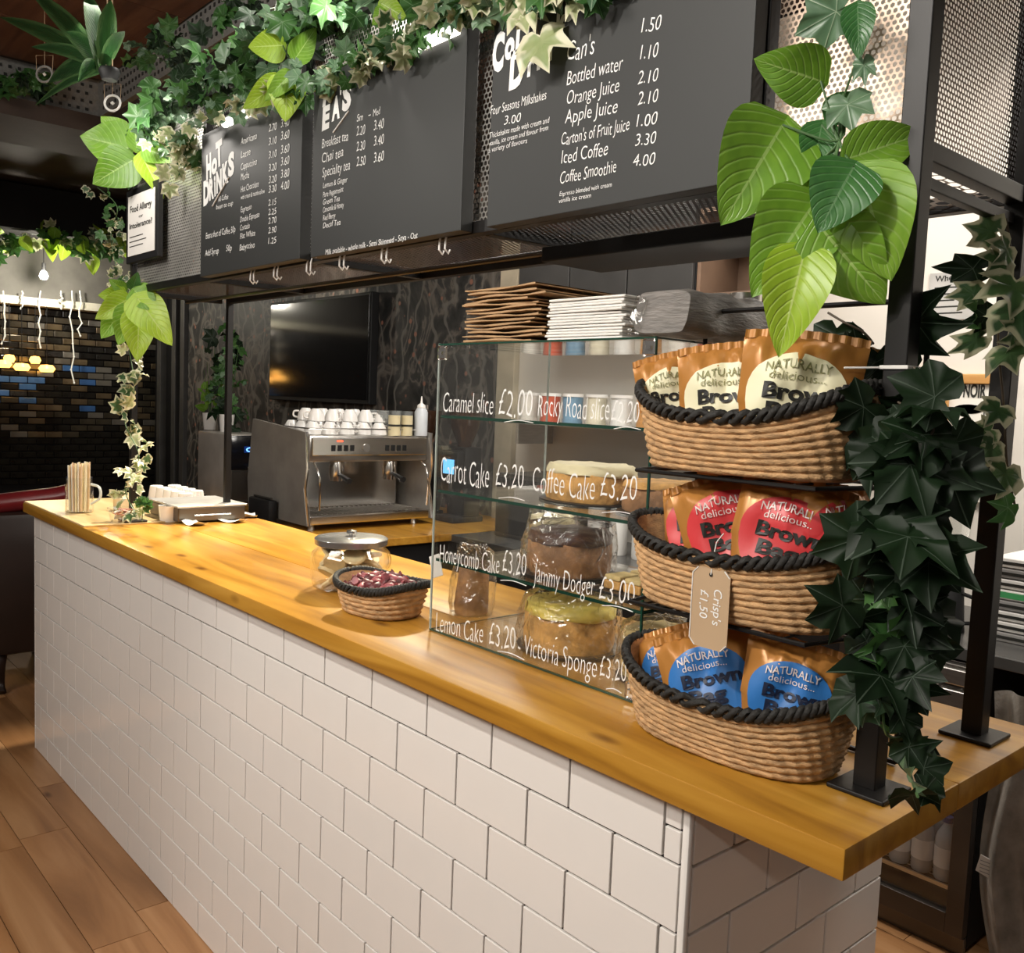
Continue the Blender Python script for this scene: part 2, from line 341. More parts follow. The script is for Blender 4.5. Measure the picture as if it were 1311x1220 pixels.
def ivy_leaf(m, seed=0, fold=.22, pointy=1.0):
    r = random.Random(seed); pts = []
    for a, d in IVY: pts.append((a, d if d < .7 else d * (pointy * .5 + .5) * r.uniform(.9, 1.08)))
    ring = [(a, d) for a, d in pts] + [(-a, d * r.uniform(.92, 1.08)) for a, d in reversed(pts[1:])]
    c = (0, .32); vs = [(0, .32, 0)]; uvs = [(.5, .4)]; rim = [0]; vein = [1.0]; fs = []
    lob = [i in LOBES for i in range(len(pts))] + [i in LOBES for i in range(len(pts) - 1, 0, -1)]
    n = len(ring)
    for k, fr in ((0, .55), (1, 1.0)):
        for ri, (a, d) in enumerate(ring):
            x = math.sin(math.radians(a)) * d * .74 * fr; y = c[1] + math.cos(math.radians(a)) * d * .66 * fr
            lobe = lob[ri]; vein.append(1.0 if lobe else 0.0)
            z = (fold * (.0 if lobe else 1) * d - .18 * d * d) * fr * fr + r.uniform(-.02, .02)
            vs.append((x, y, z)); uvs.append((.5 + x * .7, .2 + y * .6)); rim.append(fr if fr == 1 else .4)
    for i in range(n):
        j = (i + 1) % n
        fs.append((0, 1 + i, 1 + j)); fs.append((1 + i, 1 + n + i, 1 + n + j, 1 + j))
    return finish_leaf('ivy_leaf', vs, fs, uvs, rim, m, vein)
HL = {(k, s): heart_leaf(L_big[k], .74 + .06 * s, .22 + .08 * s, .12 + .1 * s, s) for k in range(4) for s in range(2)}
IV = {(k, s): ivy_leaf(mm, s + 3 * k) for k, mm in enumerate((L_dark, L_midi, L_grey, L_var, L_pale)) for s in range(3)}
def leaf(me, base, tip, nrm, parent, wscale=1, name='leaf'):
    base = Vector(base); tip = Vector(tip); y = tip - base; L = y.length; y.normalize(); n = Vector(nrm); n = (n - y * n.dot(y))
    n = n.normalized() if n.length > 1e-4 else y.orthogonal().normalized()
    x = y.cross(n)
    o = bpy.data.objects.new(name, me); COL.objects.link(o); o.parent = parent
    off = Vector(parent['wo']) if parent.type == 'EMPTY' else Vector()
    Mx = Matrix((x * L * wscale, y * L, n * L)).transposed().to_4x4(); Mx.translation = base - off
    o.matrix_local = Mx
    return o
TOCAM = lambda p: (CP - Vector(p)).normalized()
ORD = ['first', 'second', 'third', 'fourth', 'fifth', 'sixth', 'seventh', 'eighth', 'ninth', 'tenth', 'eleventh', 'twelfth', 'thirteenth', 'fourteenth', 'fifteenth', 'sixteenth']
def rv(): return Vector((rnd.gauss(0, 1), rnd.gauss(0, 1), rnd.gauss(0, 1))).normalized()
def curve_pts(pts, n=6):
    out = []; P = [Vector(p) for p in pts]
    for i in range(len(P) - 1):
        a = P[max(0, i - 1)]; b = P[i]; c = P[i + 1]; d = P[min(len(P) - 1, i + 2)]
        for k in range(n):
            t = k / n; out.append(.5 * ((2 * b) + (c - a) * t + (2 * a - 5 * b + 4 * c - d) * t * t + (3 * b - a - 3 * c + d) * t ** 3))
    out.append(P[-1]); return out
def vine(name, label, cat, path, n, size, kinds, spread=.04, group=None, facing=.7, stem=m_stem, down=.6, r=.0018, heart=0, hk=(0, 1)):
    P = curve_pts(path); t = thing(name, label, cat, P[0], group)
    MB().tube(P, r, 5).build('stem', stem, t, smooth=True)
    for i in range(n):
        f = rnd.random() * (len(P) - 1); k = int(f); c = P[k].lerp(P[min(k + 1, len(P) - 1)], f - k)
        off = rv() * rnd.random() * spread; b = c + off
        d = (rv() + Vector((0, 0, -down)) + off.normalized() * .5).normalized(); L = size * rnd.uniform(.65, 1.25)
        nn = (TOCAM(b) * facing + rv() * .6 + Vector((0, 0, .25)))
        if rnd.random() < heart: me = HL[(rnd.choice(hk), rnd.randrange(2))]; L *= 1.2
        else: me = IV[(rnd.choice(kinds), rnd.randrange(3))]
        leaf(me, b, b + d * L, nn, t, rnd.uniform(.9, 1.1))
    return t
# ================================================================== SETTING
XL, XE, YB, W, T = -3.317, .0438, .59, .1901, .1
def struct(name, m, mb, smooth=False):
    o = mb.build(name, m, None, smooth); o['kind'] = 'structure'; return o
fl = struct('floor', m_floorb, MB().box((-8.2, -5, -.06), (4, 2.24, -.006)))
k = 0
for j in range(-12, 16):
    y0 = -.0955 + .155 * j; x = -8.2 + rnd.random() * .9
    far = y0 > .9 or y0 < -1.4
    while x < 1.3:
        x1 = min(x + rnd.uniform(.75, 1.25), 1.3)
        if not (y0 < -1.2 and x < -4.5) :
            MB().box((x + .0012, y0 + .0012, -.006), (x1 - .0012, y0 + .1538, 0), 0).build('plank', m_floor, fl)
        x = x1
struct('wall_back', m_wallp, MB().box((-7.35, 2.24, 0), (-2.93, 2.32, 3.1)))
struct('wall_back_right', m_wallw, MB().box((-2.93, 2.24, 0), (3.0, 2.32, 3.1)))
struct('trim_1', mat('beige_door_trim', (.5, .44, .33), .6), MB().box((-3.0, 2.2, 0), (-2.86, 2.24, 3.1), .004))
d1 = struct('door_1', m_blackm, MB().box((-8.2, 2.26, 0), (-7.35, 2.32, 3.1)))
for x in (-7.98, -7.62, -7.42): MB().box((x, 2.2, 0), (x + .09, 2.262, 2.6), .004).build('door_frame', mat('grey_door_frame', (.07, .068, .065), .4), d1)
wl = struct('wall_left', m_darkwall, MB().box((-8.28, -2.5, 0), (-8.2, 2.32, 3.1)))
brk = [mat('smoky_mirror_brick', (.10, .085, .06), .12, .6, .3), mat('dark_glass_brick', (.02, .018, .015), .12, .3, .3), mat('bronze_glass_brick', (.2, .15, .09), .18, .6, .3), mat('blue_reflection_brick', (.06, .16, .42), .15, .2), mat('silver_glass_brick', (.32, .30, .26), .15, .7)]  # the blue one has reflected blue light put into its colour
r2 = random.Random(3); cnt = 0
bm_mesh = {}
for i, mm in enumerate(brk): bm_mesh[i] = MB().box((0, 0, 0), (.022, .138, .052), .004).mesh('brick', mm)
for j in range(27):
    for i in range(11):
        z = .62 + j * .0605; y = .78 + i * .144 - (j % 2) * .072
        q = r2.random(); kx = 1 if q < .42 else 0 if q < .72 else 2 if q < .9 else 4
        if 1.25 < z < 1.7 and y < 1.9 and r2.random() < .16: kx = 3
        if z < 1.0: kx = 1
        if y < .7: continue
        o = bpy.data.objects.new('brick', bm_mesh[kx]); COL.objects.link(o); o.parent = wl; o.location = (-8.2 + r2.uniform(-.004, .002), y, z)
        o.rotation_euler = (0, r2.uniform(-.02, .02), r2.uniform(-.03, .03)); cnt += 1
far = MB()
for j in range(27):
    for i in range(-12, 0):
        far.box((-8.2, .78 + i * .144 - (j % 2) * .072, .62 + j * .0605), (-8.182, .918 + i * .144 - (j % 2) * .072, .672 + j * .0605))
o = far.build('far_bricks', brk[1], wl); o['kind'] = 'stuff'
ce = struct('ceiling', m_bbrown, MB().box((-8.28, -5, 3.12), (4, 2.32, 3.2)))
for i, x in enumerate([-4.3 + .55 * q for q in range(12)]):
    for y in (-2.6, -1.4, -.35): 
        yy = y + r2.uniform(-.25, .25)
        MB().box((x + .003, yy, 3.1), (x + .547, min(yy + 1.05, .56), 3.12)).build('ceiling_board', m_ceil, ce)
t2 = struct('trim_2', m_beam, MB().box((-4.62, -2.4, 2.93), (-4.39, .95, 3.12)).box((-4.39, .57, 2.93), (1.5, .95, 3.12)))
dm = mat('dark_perforation', (.03, .03, .028), .9)
dots = MB()
for i in range(70):
    for j in range(4): dots.lathe([(0, -.0), (.008, -.0)], (0, 0, 0), 6) if 0 else dots.box((-4.3 + i * .045 + (j % 2) * .022, .566, 2.955 + j * .04), (-4.286 + i * .045 + (j % 2) * .022, .571, 2.969 + j * .04))
for i in range(44):
    for j in range(4): dots.box((-4.391, -1.3 + i * .042 + (j % 2) * .02, 2.955 + j * .04), (-4.386, -1.286 + i * .042 + (j % 2) * .02, 2.969 + j * .04))
o = dots.build('perforations', dm, t2); o['kind'] = 'stuff'
struct('trim_3', m_bbrown, MB().box((-4.95, -2.4, 2.84), (-4.35, 1.0, 2.93)).box((-4.35, .6, 2.84), (1.5, 1.0, 2.93)))
struct('trim_4', mat('white_pelmet', (.7, .66, .55), .6), MB().box((-8.2, -.5, 2.2), (-8.02, 2.05, 2.27), .004))
struct('trim_5', mat('grey_soffit_panel', (.16, .15, .135), .7), MB().box((-8.2, -.5, 2.27), (-8.06, 2.1, 2.75), .004))
struct('trim_6', m_darkwall, MB().box((-8.2, -2.4, 2.75), (-7.4, 2.24, 3.1)))
# ================================================================== COUNTER
ct = thing('tiled_counter', 'long bar counter clad in white brick-bond tiles with dark joints', 'counter', (-1.6, .3, 0))
MB().box((XL + .004, .006, 0), (XE - .008, YB, .9995)).build('carcass', m_grout, ct)
MB().box((XL + .004, YB, 0), (-.2, YB + .012, .9995)).build('back_panel', m_dbrown, ct)
tcache = {}
def tile(x0, x1, z0, z1, face):
    k = (round(x1 - x0, 4), round(z1 - z0, 4), face)
    if k not in tcache:
        g = .0021
        if face == 'f': mb = MB().box((g, 0, g), (k[0] - g, .008, k[1] - g), .0012)
        else: mb = MB().box((-.008, g, g), (0, k[0] - g, k[1] - g), .0018)
        tcache[k] = mb.mesh('tile', m_tile)
    o = bpy.data.objects.new('tile', tcache[k]); COL.objects.link(o); o.parent = ct; b = Vector(ct['wo'])
    o.location = (Vector((x0, 0, z0)) if face == 'f' else Vector((XE, x0, z0))) - b
    o.rotation_euler = (r2.uniform(-.002, .002), r2.uniform(-.0006, .0006), r2.uniform(-.002, .002))
for j in range(10):
    z0 = .9 - .1 * j; off = 0 if j % 2 == 0 else -.5
    xs = [(off + 1) * W if off else None]
    js = [x for x in [(off - i) * W for i in range(20)] if x > XL]
    if off: js = [(.5) * W] + js
    js = [min(x, .0315) for x in js]; 
    if js[0] < .031: js = [.0315] + js
    js.append(XL)
    for a, b in zip(js[1:], js[:-1]):
        if b - a > .012:
            if b - a < .04 and b > 0 and j % 2 == 0: tile(a, b, z0, z0 + .05, 'f'); tile(a, b, z0 + .05, z0 + .1, 'f')
            else: tile(a, b, z0, z0 + .1, 'f')
    ys = [.112 + W * (i - 1 + (.5 if j % 2 else 0)) for i in range(5)]
    ys = [.012] + [y for y in ys if .025 < y < YB - .015] + [YB]
    for a, b in zip(ys[:-1], ys[1:]): tile(a, b, z0, z0 + .1, 'e')
MB().box((.0325, -.0015, 0), (XE + .0015, .0105, .999), .0035).build('corner_trim', m_trimw, ct, smooth=True)
MB().box((XL - .004, -.001, 0), (XL + .003, .02, .999), .001).build('end_trim', m_trimw, ct)
wt = thing('wooden_worktop', 'long honey-coloured knotty wood worktop on the white tiled counter', 'worktop', (-1.5, .3, 1.0))
MB().box((-3.36, -.034, 1.0), (.287, .275, 1.04), .003).build('board', m_top, wt, smooth=True)
MB().box((-3.36, .2758, 1.0), (.287, .612, 1.04), .003).build('board', m_top, wt, smooth=True)
MB().box((-3.355, -.03, 1.04), (-2.56, .45, 1.046), .002).build('overlay_board', m_pale, wt, label='paler thin board at the far end')
# ================================================================== RACK
rk = thing('metal_rack', 'black steel rack with perforated panels standing on the worktop', 'rack', (-1.2, .3, 1.04))
RX0, RX1, RY0, RY1, RZ = -2.60, .22, .15, .49, 1.875
def bar(a, b, s=.015, name='beam', m=m_black):
    a = Vector(a); b = Vector(b); lo = Vector((min(a.x, b.x), min(a.y, b.y), min(a.z, b.z))) - Vector((s, s, s)); hi = Vector((max(a.x, b.x), max(a.y, b.y), max(a.z, b.z))) + Vector((s, s, s))
    d = b - a; ax = max(range(3), key=lambda i: abs(d[i])); lo[ax] += s; hi[ax] -= s
    return MB().box(lo, hi, .0015).build(name, m, rk)
for x, y, top in ((RX1, RY0, 2.62), (RX1, RY1, 2.62), (RX0, RY0, 2.5), (RX0 + .04, RY1, 2.5)):
    bar((x, y, 1.046), (x, y, top), .0155 if x > 0 else .011, 'post')
    MB().box((x - .04, y - .04, 1.0405 if x > 0 or y > .4 else 1.0465), (x + .04, y + .04, 1.047 if x > 0 or y > .4 else 1.053), .002).build('base_plate', m_black, rk)
for z in (RZ, 2.42): 
    bar((RX0 + .016, RY0, z), (RX1 - .016, RY0, z), .0125); bar((RX0 + .05, RY1, z), (RX1 - .016, RY1, z), .0125)
    for x in (RX1, -.01, -.64, -1.31, -1.97, RX0): bar((x, RY0 + .016, z), (x, RY1 - .016, z), .0125, 'cross_bar')
for x in (-.012, -.70, -1.36, -1.965): bar((x, RY0, RZ + .013), (x, RY0, 2.405), .0125, 'upright')
bar((RX1 - .005, RY0 + .02, RZ - .035), (RX1 - .005, RY1 - .02, RZ - .035), .008, 'lower_rail')
MB().tube([(RX0 + .1, .3, RZ - .03), (RX1 - .05, .3, RZ - .03)], .006, 8).build('hanging_rail', m_dsteel, rk, smooth=True)
MB().box((-.62, .29, RZ - .05), (-.02, .47, RZ - .02), .003).build('underside_box', m_blackm, rk)
def perf(o, ea, eb, la, lb, pitch, open_=.72):
    """honeycomb sheet of real holes"""
    o = Vector(o); ea = Vector(ea); eb = Vector(eb); mb = MB(); R = pitch / math.sqrt(3)
    rows = int(lb / (1.5 * R)); cols = int(la / pitch); hx = [(math.sin(math.radians(60 * k)), math.cos(math.radians(60 * k))) for k in range(6)]
    vs = mb.v; fs = mb.f
    for j in range(rows):
        for i in range(cols):
            ca = (i + .5 + (.5 if j % 2 else 0)) * pitch; cb = (j * 1.5 + .8) * R
            if ca + pitch * .5 > la + 1e-6: continue
            n = len(vs)
            for f in (1.0, open_):
                for sx, cx in hx:
                    p = o + ea * (ca + sx * R * f) + eb * (cb + cx * R * f); vs.append((p.x, p.y, p.z))
            for k in range(6): q = (k + 1) % 6; fs.append((n + k, n + q, n + 6 + q, n + 6 + k))
    return mb
X_, Y_, Z_ = (1, 0, 0), (0, 1, 0), (0, 0, 1)
perf((.004, RY0 + .006, RZ + .012), X_, Z_, .2, .54, .0088, .66).build('perforated_panel', m_perfl, rk)
perf((-2.59, RY0 + .006, RZ + .012), X_, Z_, .615, .54, .0105, .5).build('perforated_panel', m_perfs, rk)
perf((-1.95, RY0 + .006, RZ + .012), X_, Z_, .575, .54, .0125).build('perforated_panel', m_perfs, rk)
perf((-1.342, RY0 + .006, RZ + .012), X_, Z_, .625, .54, .0115).build('perforated_panel', m_perfs, rk)
perf((-.682, RY0 + .006, RZ + .012), X_, Z_, .655, .54, .0115).build('perforated_panel', m_perfs, rk)
perf((RX1 - .004, RY0 + .014, RZ + .012), Y_, Z_, .315, .54, .0085, .62).build('perforated_panel', m_perf, rk)
perf((RX0 + .01, RY0 + .01, RZ + .004), X_, Y_, 2.58, .33, .0125, .5).build('perforated_shelf', m_perf, rk)
perf((-.004, RY0 + .012, RZ - .006), X_, Y_, .21, .33, .03, .72).build('mesh_shelf', m_perf, rk)
hk = MB().tube([(0, 0, .012), (0, -.004, -.002), (0, -.005, -.022), (0, .004, -.03), (0, .008, -.022)], .0022, 6).tube([(.02, 0, .012), (.02, -.004, -.002), (.02, -.005, -.022), (.02, .004, -.03), (.02, .008, -.022)], .0022, 6)
h0 = hk.mesh('hook', m_white)
for px, py in ((322, 352), (352, 347), (394, 345), (436, 338), (490, 329), (564, 318)):
    p = at(px, py, 1, RY0 - .015); o = bpy.data.objects.new('hook', h0); COL.objects.link(o); o.parent = rk; o.location = Vector((p.x, RY0 - .0135, RZ - .012)) - Vector(rk['wo'])
# ------------------------------------------------------------------ menu boards
BY = .105
def menu_board(x0, x1, z0, z1, label):
    t = thing('menu_board', label, 'menu board', ((x0 + x1) / 2, BY, z0), 'charcoal drinks boards on the rack')
    MB().box((x0, BY, z0), (x1, BY + .03, z1), .0015).build('panel', m_board, t)
    MB().box((x0 + .015, BY + .03, z0 + .015), (x1 - .015, .137, z1 - .015)).build('back_frame', m_blackm, t)
    return t
def bx(px, py): return at(px, py, 1, BY).x
b3 = menu_board(bx(623, 290), bx(955, 220), 1.862, 2.275, 'right-hand charcoal menu board headed cold drinks, beside the perforated panel')
b2 = menu_board(bx(398, 300), bx(590, 280), 1.865, 2.285, 'middle charcoal menu board headed teas, between the other two')
b1 = menu_board(bx(257, 300), bx(384, 300), 1.868, 2.28, 'left-hand charcoal menu board headed hot drinks')
def write(board, items, ox, oy, sc, name='lettering', bold=0.0, shear=.12, yy=None, mm=m_chalk):
    yv = BY if yy is None else yy
    for s, (x0, y0), (x1, y1), cap in items:
        a = at(ox + x0 / sc, oy + y0 / sc, 1, yv); b = at(ox + x1 / sc, oy + y1 / sc, 1, yv)
        b = Vector((b.x, b.y, a.z + (b.z - a.z) * .6))
        put_text(MB(), s, a, b, cap * (1 if name == 'heading' else .95 if name == 'small_lettering' else 1.06) / sc * mpp(a), (0, -1, 0), bold if name == 'heading' else bold - .013, shear).build(name, mm, board)
write(b3, [("Can's", (478, 262), (592, 235), 75), ("1.50", (790, 142), (872, 125), 55), ("Bottled water", (478, 358), (712, 300), 55), ("1.10", (785, 255), (860, 240), 55),
    ("Orange Juice", (478, 442), (697, 388), 52), ("2.10", (775, 358), (860, 342), 50), ("Apple Juice", (470, 522), (690, 475), 52), ("2.10", (775, 445), (860, 428), 50),
    ("Carton's of Fruit Juice", (455, 612), (740, 552), 48), ("1.00", (770, 537), (857, 520), 48), ("Iced Coffee", (455, 690), (650, 650), 52), ("3.30", (765, 617), (852, 600), 46),
    ("Coffee Smoothie", (450, 770), (685, 728), 48), ("4.00", (755, 703), (848, 690), 46), ("Four Seasons Milkshakes", (158, 485), (392, 422), 36), ("3.00", (215, 527), (285, 510), 34)], 580, 0, 3.2775, bold=.006)
write(b3, [("Espresso blended with cream", (448, 824), (667, 785), 20), ("vanilla ice cream", (445, 852), (580, 830), 20), ("Thickshakes made with cream and", (155, 580), (405, 520), 24), ("vanilla, ice cream and flavour from", (155, 612), (400, 548), 22), ("a variety of flavours", (150, 642), (312, 600), 22)], 580, 0, 3.2775, 'small_lettering', bold=.008)
write(b3, [("C", (165, 300), (215, 280), 140), ("o", (216, 248), (256, 238), 110), ("L", (262, 212), (300, 195), 95), ("D", (306, 178), (350, 160), 110), ("D", (235, 372), (300, 345), 140), ("r", (312, 318), (345, 305), 95), ("i", (352, 290), (372, 280), 100), ("N", (376, 262), (420, 240), 105), ("k", (430, 165), (475, 145), 120), ("S", (470, 90), (510, 70), 100)], 580, 0, 3.2775, 'heading', bold=.055, shear=.1)
write(b2, [("Breakfast tea", (565, 622), (675, 592), 36), ("2.20", (710, 572), (746, 560), 36), ("3.40", (783, 550), (825, 535), 38), ("Chai tea", (565, 685), (655, 657), 38), ("2.30", (710, 637), (746, 625), 36), ("3.40", (783, 615), (825, 600), 38),
    ("Speciality tea", (567, 745), (683, 712), 38), ("2.50", (710, 700), (748, 690), 36), ("3.60", (783, 685), (825, 670), 38), ("Sm", (712, 512), (737, 505), 28), ("-", (760, 495), (770, 492), 28), ("Med", (780, 490), (810, 478), 28)], 240, 0, 3.2775, bold=.008)
write(b2, [("Lemon & Ginger", (570, 790), (672, 765), 24), ("Pure Peppermint", (570, 828), (655, 805), 24), ("Green Tea", (570, 860), (640, 842), 24), ("Camomile & Honey", (570, 892), (657, 868), 24), ("Red Berry", (570, 926), (622, 912), 24), ("Decaf Tea", (570, 958), (643, 942), 24),
    ("Milk available - whole milk - Semi Skimmed - Soya - Oat", (580, 1070), (967, 998), 24)], 240, 0, 3.2775, 'small_lettering', bold=.01)
write(b2, [("T", (558, 450), (600, 430), 60), ("E", (565, 545), (600, 525), 85), ("A", (606, 505), (640, 485), 85), ("'", (640, 450), (648, 446), 85), ("S", (650, 465), (690, 440), 100)], 240, 0, 3.2775, 'heading', bold=.06)
write(b1, [("Americano", (225, 608), (292, 582), 26), ("Latte", (225, 665), (265, 650), 26), ("Cappuccino", (225, 714), (292, 690), 26), ("Mocha", (225, 758), (260, 747), 26), ("Hot Chocolate", (225, 807), (300, 783), 24), ("with cream & marshmallow", (225, 838), (325, 812), 18), ("Espresso", (225, 892), (270, 878), 22), ("Double Espresso", (222, 932), (303, 912), 22), ("Cortado", (222, 968), (262, 957), 22), ("Flat White", (222, 1003), (285, 987), 22), ("Babyccino", (220, 1052), (283, 1037), 24)]
    + [(s, (342, y), (375, y - 12), 28) for s, y in (("2.70", 555), ("3.10", 612), ("3.10", 668), ("3.20", 722), ("3.20", 772), ("3.30", 812))] + [(s, (340, y), (374, y - 10), 24) for s, y in (("2.15", 866), ("2.25", 905), ("2.70", 942), ("2.90", 982), ("1.25", 1026))]
    + [(s, (393, y), (428, y - 12), 32) for s, y in (("3.40", 538), ("3.60", 590), ("3.60", 648), ("3.60", 698), ("3.80", 750), ("4.00", 800))]
    + [("All Coffee", (130, 847), (172, 835), 20), ("bean to cup", (122, 880), (192, 860), 18), ("Extra shot of Coffee 50p", (78, 1003), (202, 975), 24), ("Add Syrup", (75, 1075), (132, 1062), 24), ("50p", (163, 1055), (187, 1050), 24)], 240, 0, 3.2775, bold=.012)
write(b1, [("H", (80, 755), (104, 735), 95), ("o", (102, 730), (126, 715), 80), ("T", (124, 700), (152, 670), 95), ("D", (68, 860), (94, 840), 90), ("R", (92, 838), (112, 822), 80), ("i", (114, 820), (122, 812), 80), ("N", (122, 808), (148, 785), 80), ("K", (148, 776), (174, 750), 80), ("S", (172, 740), (200, 715), 85)], 240, 0, 3.2775, 'heading', bold=.06)
for bd, a, b in ((b1, (105, 865), (172, 745)), (b2, (612, 556), (676, 466))):
    p = at(240 + a[0] / 3.2775, a[1] / 3.2775, 1, BY - .001); q = at(240 + b[0] / 3.2775, b[1] / 3.2775, 1, BY - .001)
    MB().tube([p, q], .0022, 6).build('underline', m_chalk, bd)
# allergy notice
al = thing('allergy_notice', 'small black-framed white allergy notice left of the hot drinks board', 'notice', (-2.44, .12, 1.965))
MB().box((-2.592, .118, 1.965), (-2.29, .136, 2.215), .003).build('frame', m_blackm, al)
MB().box((-2.568, .1165, 1.988), (-2.314, .1185, 2.192)).build('sheet', m_paper, al)
mb = MB()
put_text(mb, 'Food Allergy', (-2.545, .1165, 2.135), (-2.34, .1165, 2.135), .022, (0, -1, 0), .02); put_text(mb, 'or', (-2.46, .1165, 2.11), (-2.42, .1165, 2.11), .01, (0, -1, 0), .01); put_text(mb, 'Intolerance?', (-2.55, .1165, 2.08), (-2.335, .1165, 2.08), .018, (0, -1, 0), .02)
for i in range(3): mb.box((-2.55, .1158, 2.05 - i * .016), (-2.42 + .03 * (i % 2), .1164, 2.053 - i * .016))
mb.build('lettering', m_ink, al)
# ================================================================== CAKE CABINET
CX0, CX1, CY0, CY1, CZ0, CZ1 = -.772, -.188, .152, .47, 1.041, 1.652
cb = thing('cake_cabinet', 'clear glass cake cabinet with handwritten prices on the worktop', 'display cabinet', ((CX0 + CX1) / 2, .3, CZ0))
g = .005
MB().box((CX0, CY0, CZ0 + g), (CX1, CY0 + g, CZ1 - g)).build('front_panel', m_glass, cb)
MB().box((CX0, CY0 + g, CZ0 + g), (CX0 + g, CY1, CZ1 - g)).build('side_panel', m_glass, cb); MB().box((CX1 - g, CY0 + g, CZ0 + g), (CX1, CY1, CZ1 - g)).build('side_panel', m_glass, cb)
MB().box((CX0, CY0, CZ1 - g), (CX1, CY1, CZ1)).build('top_panel', m_glass, cb); MB().box((CX0, CY0, CZ0), (CX1, CY1, CZ0 + g)).build('base_panel', m_glass, cb)
e = .0022
ed = MB()
for z in (CZ0 + e, CZ1 - e): ed.tube([(CX0, CY0 - .001, z), (CX1, CY0 - .001, z)], e * 1.1, 4); ed.tube([(CX1, CY0, z), (CX1, CY1, z)], e, 4); ed.tube([(CX0, CY0, z), (CX0, CY1, z)], e * .7, 4)
ed.tube([(CX1, CY0, CZ0), (CX1, CY0, CZ1)], e * 1.2, 4)
ed.build('glass_edge', m_gedge, cb)
MB().tube([(CX0, CY0, CZ0), (CX0, CY0, CZ1)], .0025, 4).tube([(CX0, CY1, CZ0), (CX0, CY1, CZ1)], .0025, 4).tube([(CX1, CY1, CZ0), (CX1, CY1, CZ1)], .0025, 4).build('glass_edge', mat('pale_glass_edge', (.35, .4, .37), .15), cb)
SH = [1.198, 1.345, 1.503]
for z in SH:
    MB().box((CX0 + g, CY0 + g + .001, z - .005), (CX1 - g, CY1 - .004, z)).build('glass_shelf', m_glass, cb)
    MB().box((CX0 + g, CY0 + g, z - .006), (CX1 - g, CY0 + g + .001, z)).box((CX1 - g - .001, CY0 + g, z - .006), (CX1 - g, CY1 - .004, z)).build('shelf_edge', m_gedge, cb)
for x, z in ((CX0 + .012, CZ1 - .02), (CX1 - .012, CZ1 - .018), (CX1 - .012, CZ0 + .02)):
    MB().box((x - .013, CY0 - .003, z - .015), (x + .013, CY0 - .0005, z + .015), .004).lathe([(.0, .0), (.006, 0), (.006, .006)], (x, CY0 - .004, z - .003), 10).build('corner_bracket', m_chrome, cb)
mb = MB()
def gtext(s, a, b, cap, sc=4.0656, ox=540, oy=340):
    p = at(ox + a[0] / sc, oy + a[1] / sc, 1, CY0); q = at(ox + b[0] / sc, oy + b[1] / sc, 1, CY0)
    q = Vector((q.x, q.y, p.z + (q.z - p.z) * .5)); put_text(MB(), s, p, q, cap * 1.3 / sc * mpp(p), (0, -1, 0), -.013, .12).build('price_lettering', m_chalk, cb)
gtext('Caramel slice', (112, 758), (372, 776), 80); gtext('£2.00', (400, 782), (575, 790), 105); gtext('Rocky Road slice', (605, 780), (975, 812), 90); gtext('£2.20', (985, 812), (1130, 826), 85)
gtext('Carrot Cake', (100, 1125), (350, 1150), 100); gtext('£3.20', (385, 1150), (530, 1165), 95); gtext('Coffee Cake', (578, 1178), (900, 1215), 100); gtext('£3.20', (930, 1205), (1118, 1228), 100)
s3 = dict(sc=3.8125, ox=540, oy=600)
gtext('Honeycomb Cake', (88, 455), (380, 500), 70, **s3); gtext('£3.20', (395, 505), (510, 525), 85, **s3); gtext('Jammy Dodger', (545, 555), (845, 625), 75, **s3); gtext('£3.00', (865, 640), (1040, 665), 90, **s3)
gtext('Lemon Cake', (70, 790), (300, 840), 75, **s3); gtext('£3.20', (330, 860), (460, 872), 85, **s3); gtext('- Victoria Sponge', (470, 900), (855, 1010), 80, **s3); gtext('£3.20', (870, 1015), (1000, 1035), 80, **s3)
ul = MB()
for (x0, y0), (x1, y1), (sc, ox, oy) in (((430, 815), (580, 812), (4.0656, 540, 340)), ((1000, 850), (1140, 850), (4.0656, 540, 340)), ((400, 1210), (535, 1215), (4.0656, 540, 340)), ((880, 215), (1050, 215), (3.8125, 540, 600)), ((385, 545), (510, 565), (3.8125, 540, 600)), ((880, 668), (1030, 690), (3.8125, 540, 600)), ((370, 890), (500, 930), (3.8125, 540, 600)), ((900, 1075), (975, 1090), (3.8125, 540, 600))):
    p = at(ox + x0 / sc, oy + y0 / sc, 1, CY0 - .001); q = at(ox + x1 / sc, oy + y1 / sc, 1, CY0 - .001); q = Vector((q.x, q.y, p.z * .5 + q.z * .5))
    MB().tube(curve_pts([p, p.lerp(q, .5) + Vector((0, 0, .004)), q], 4), .0009, 5).build('underline', m_chalk, cb)
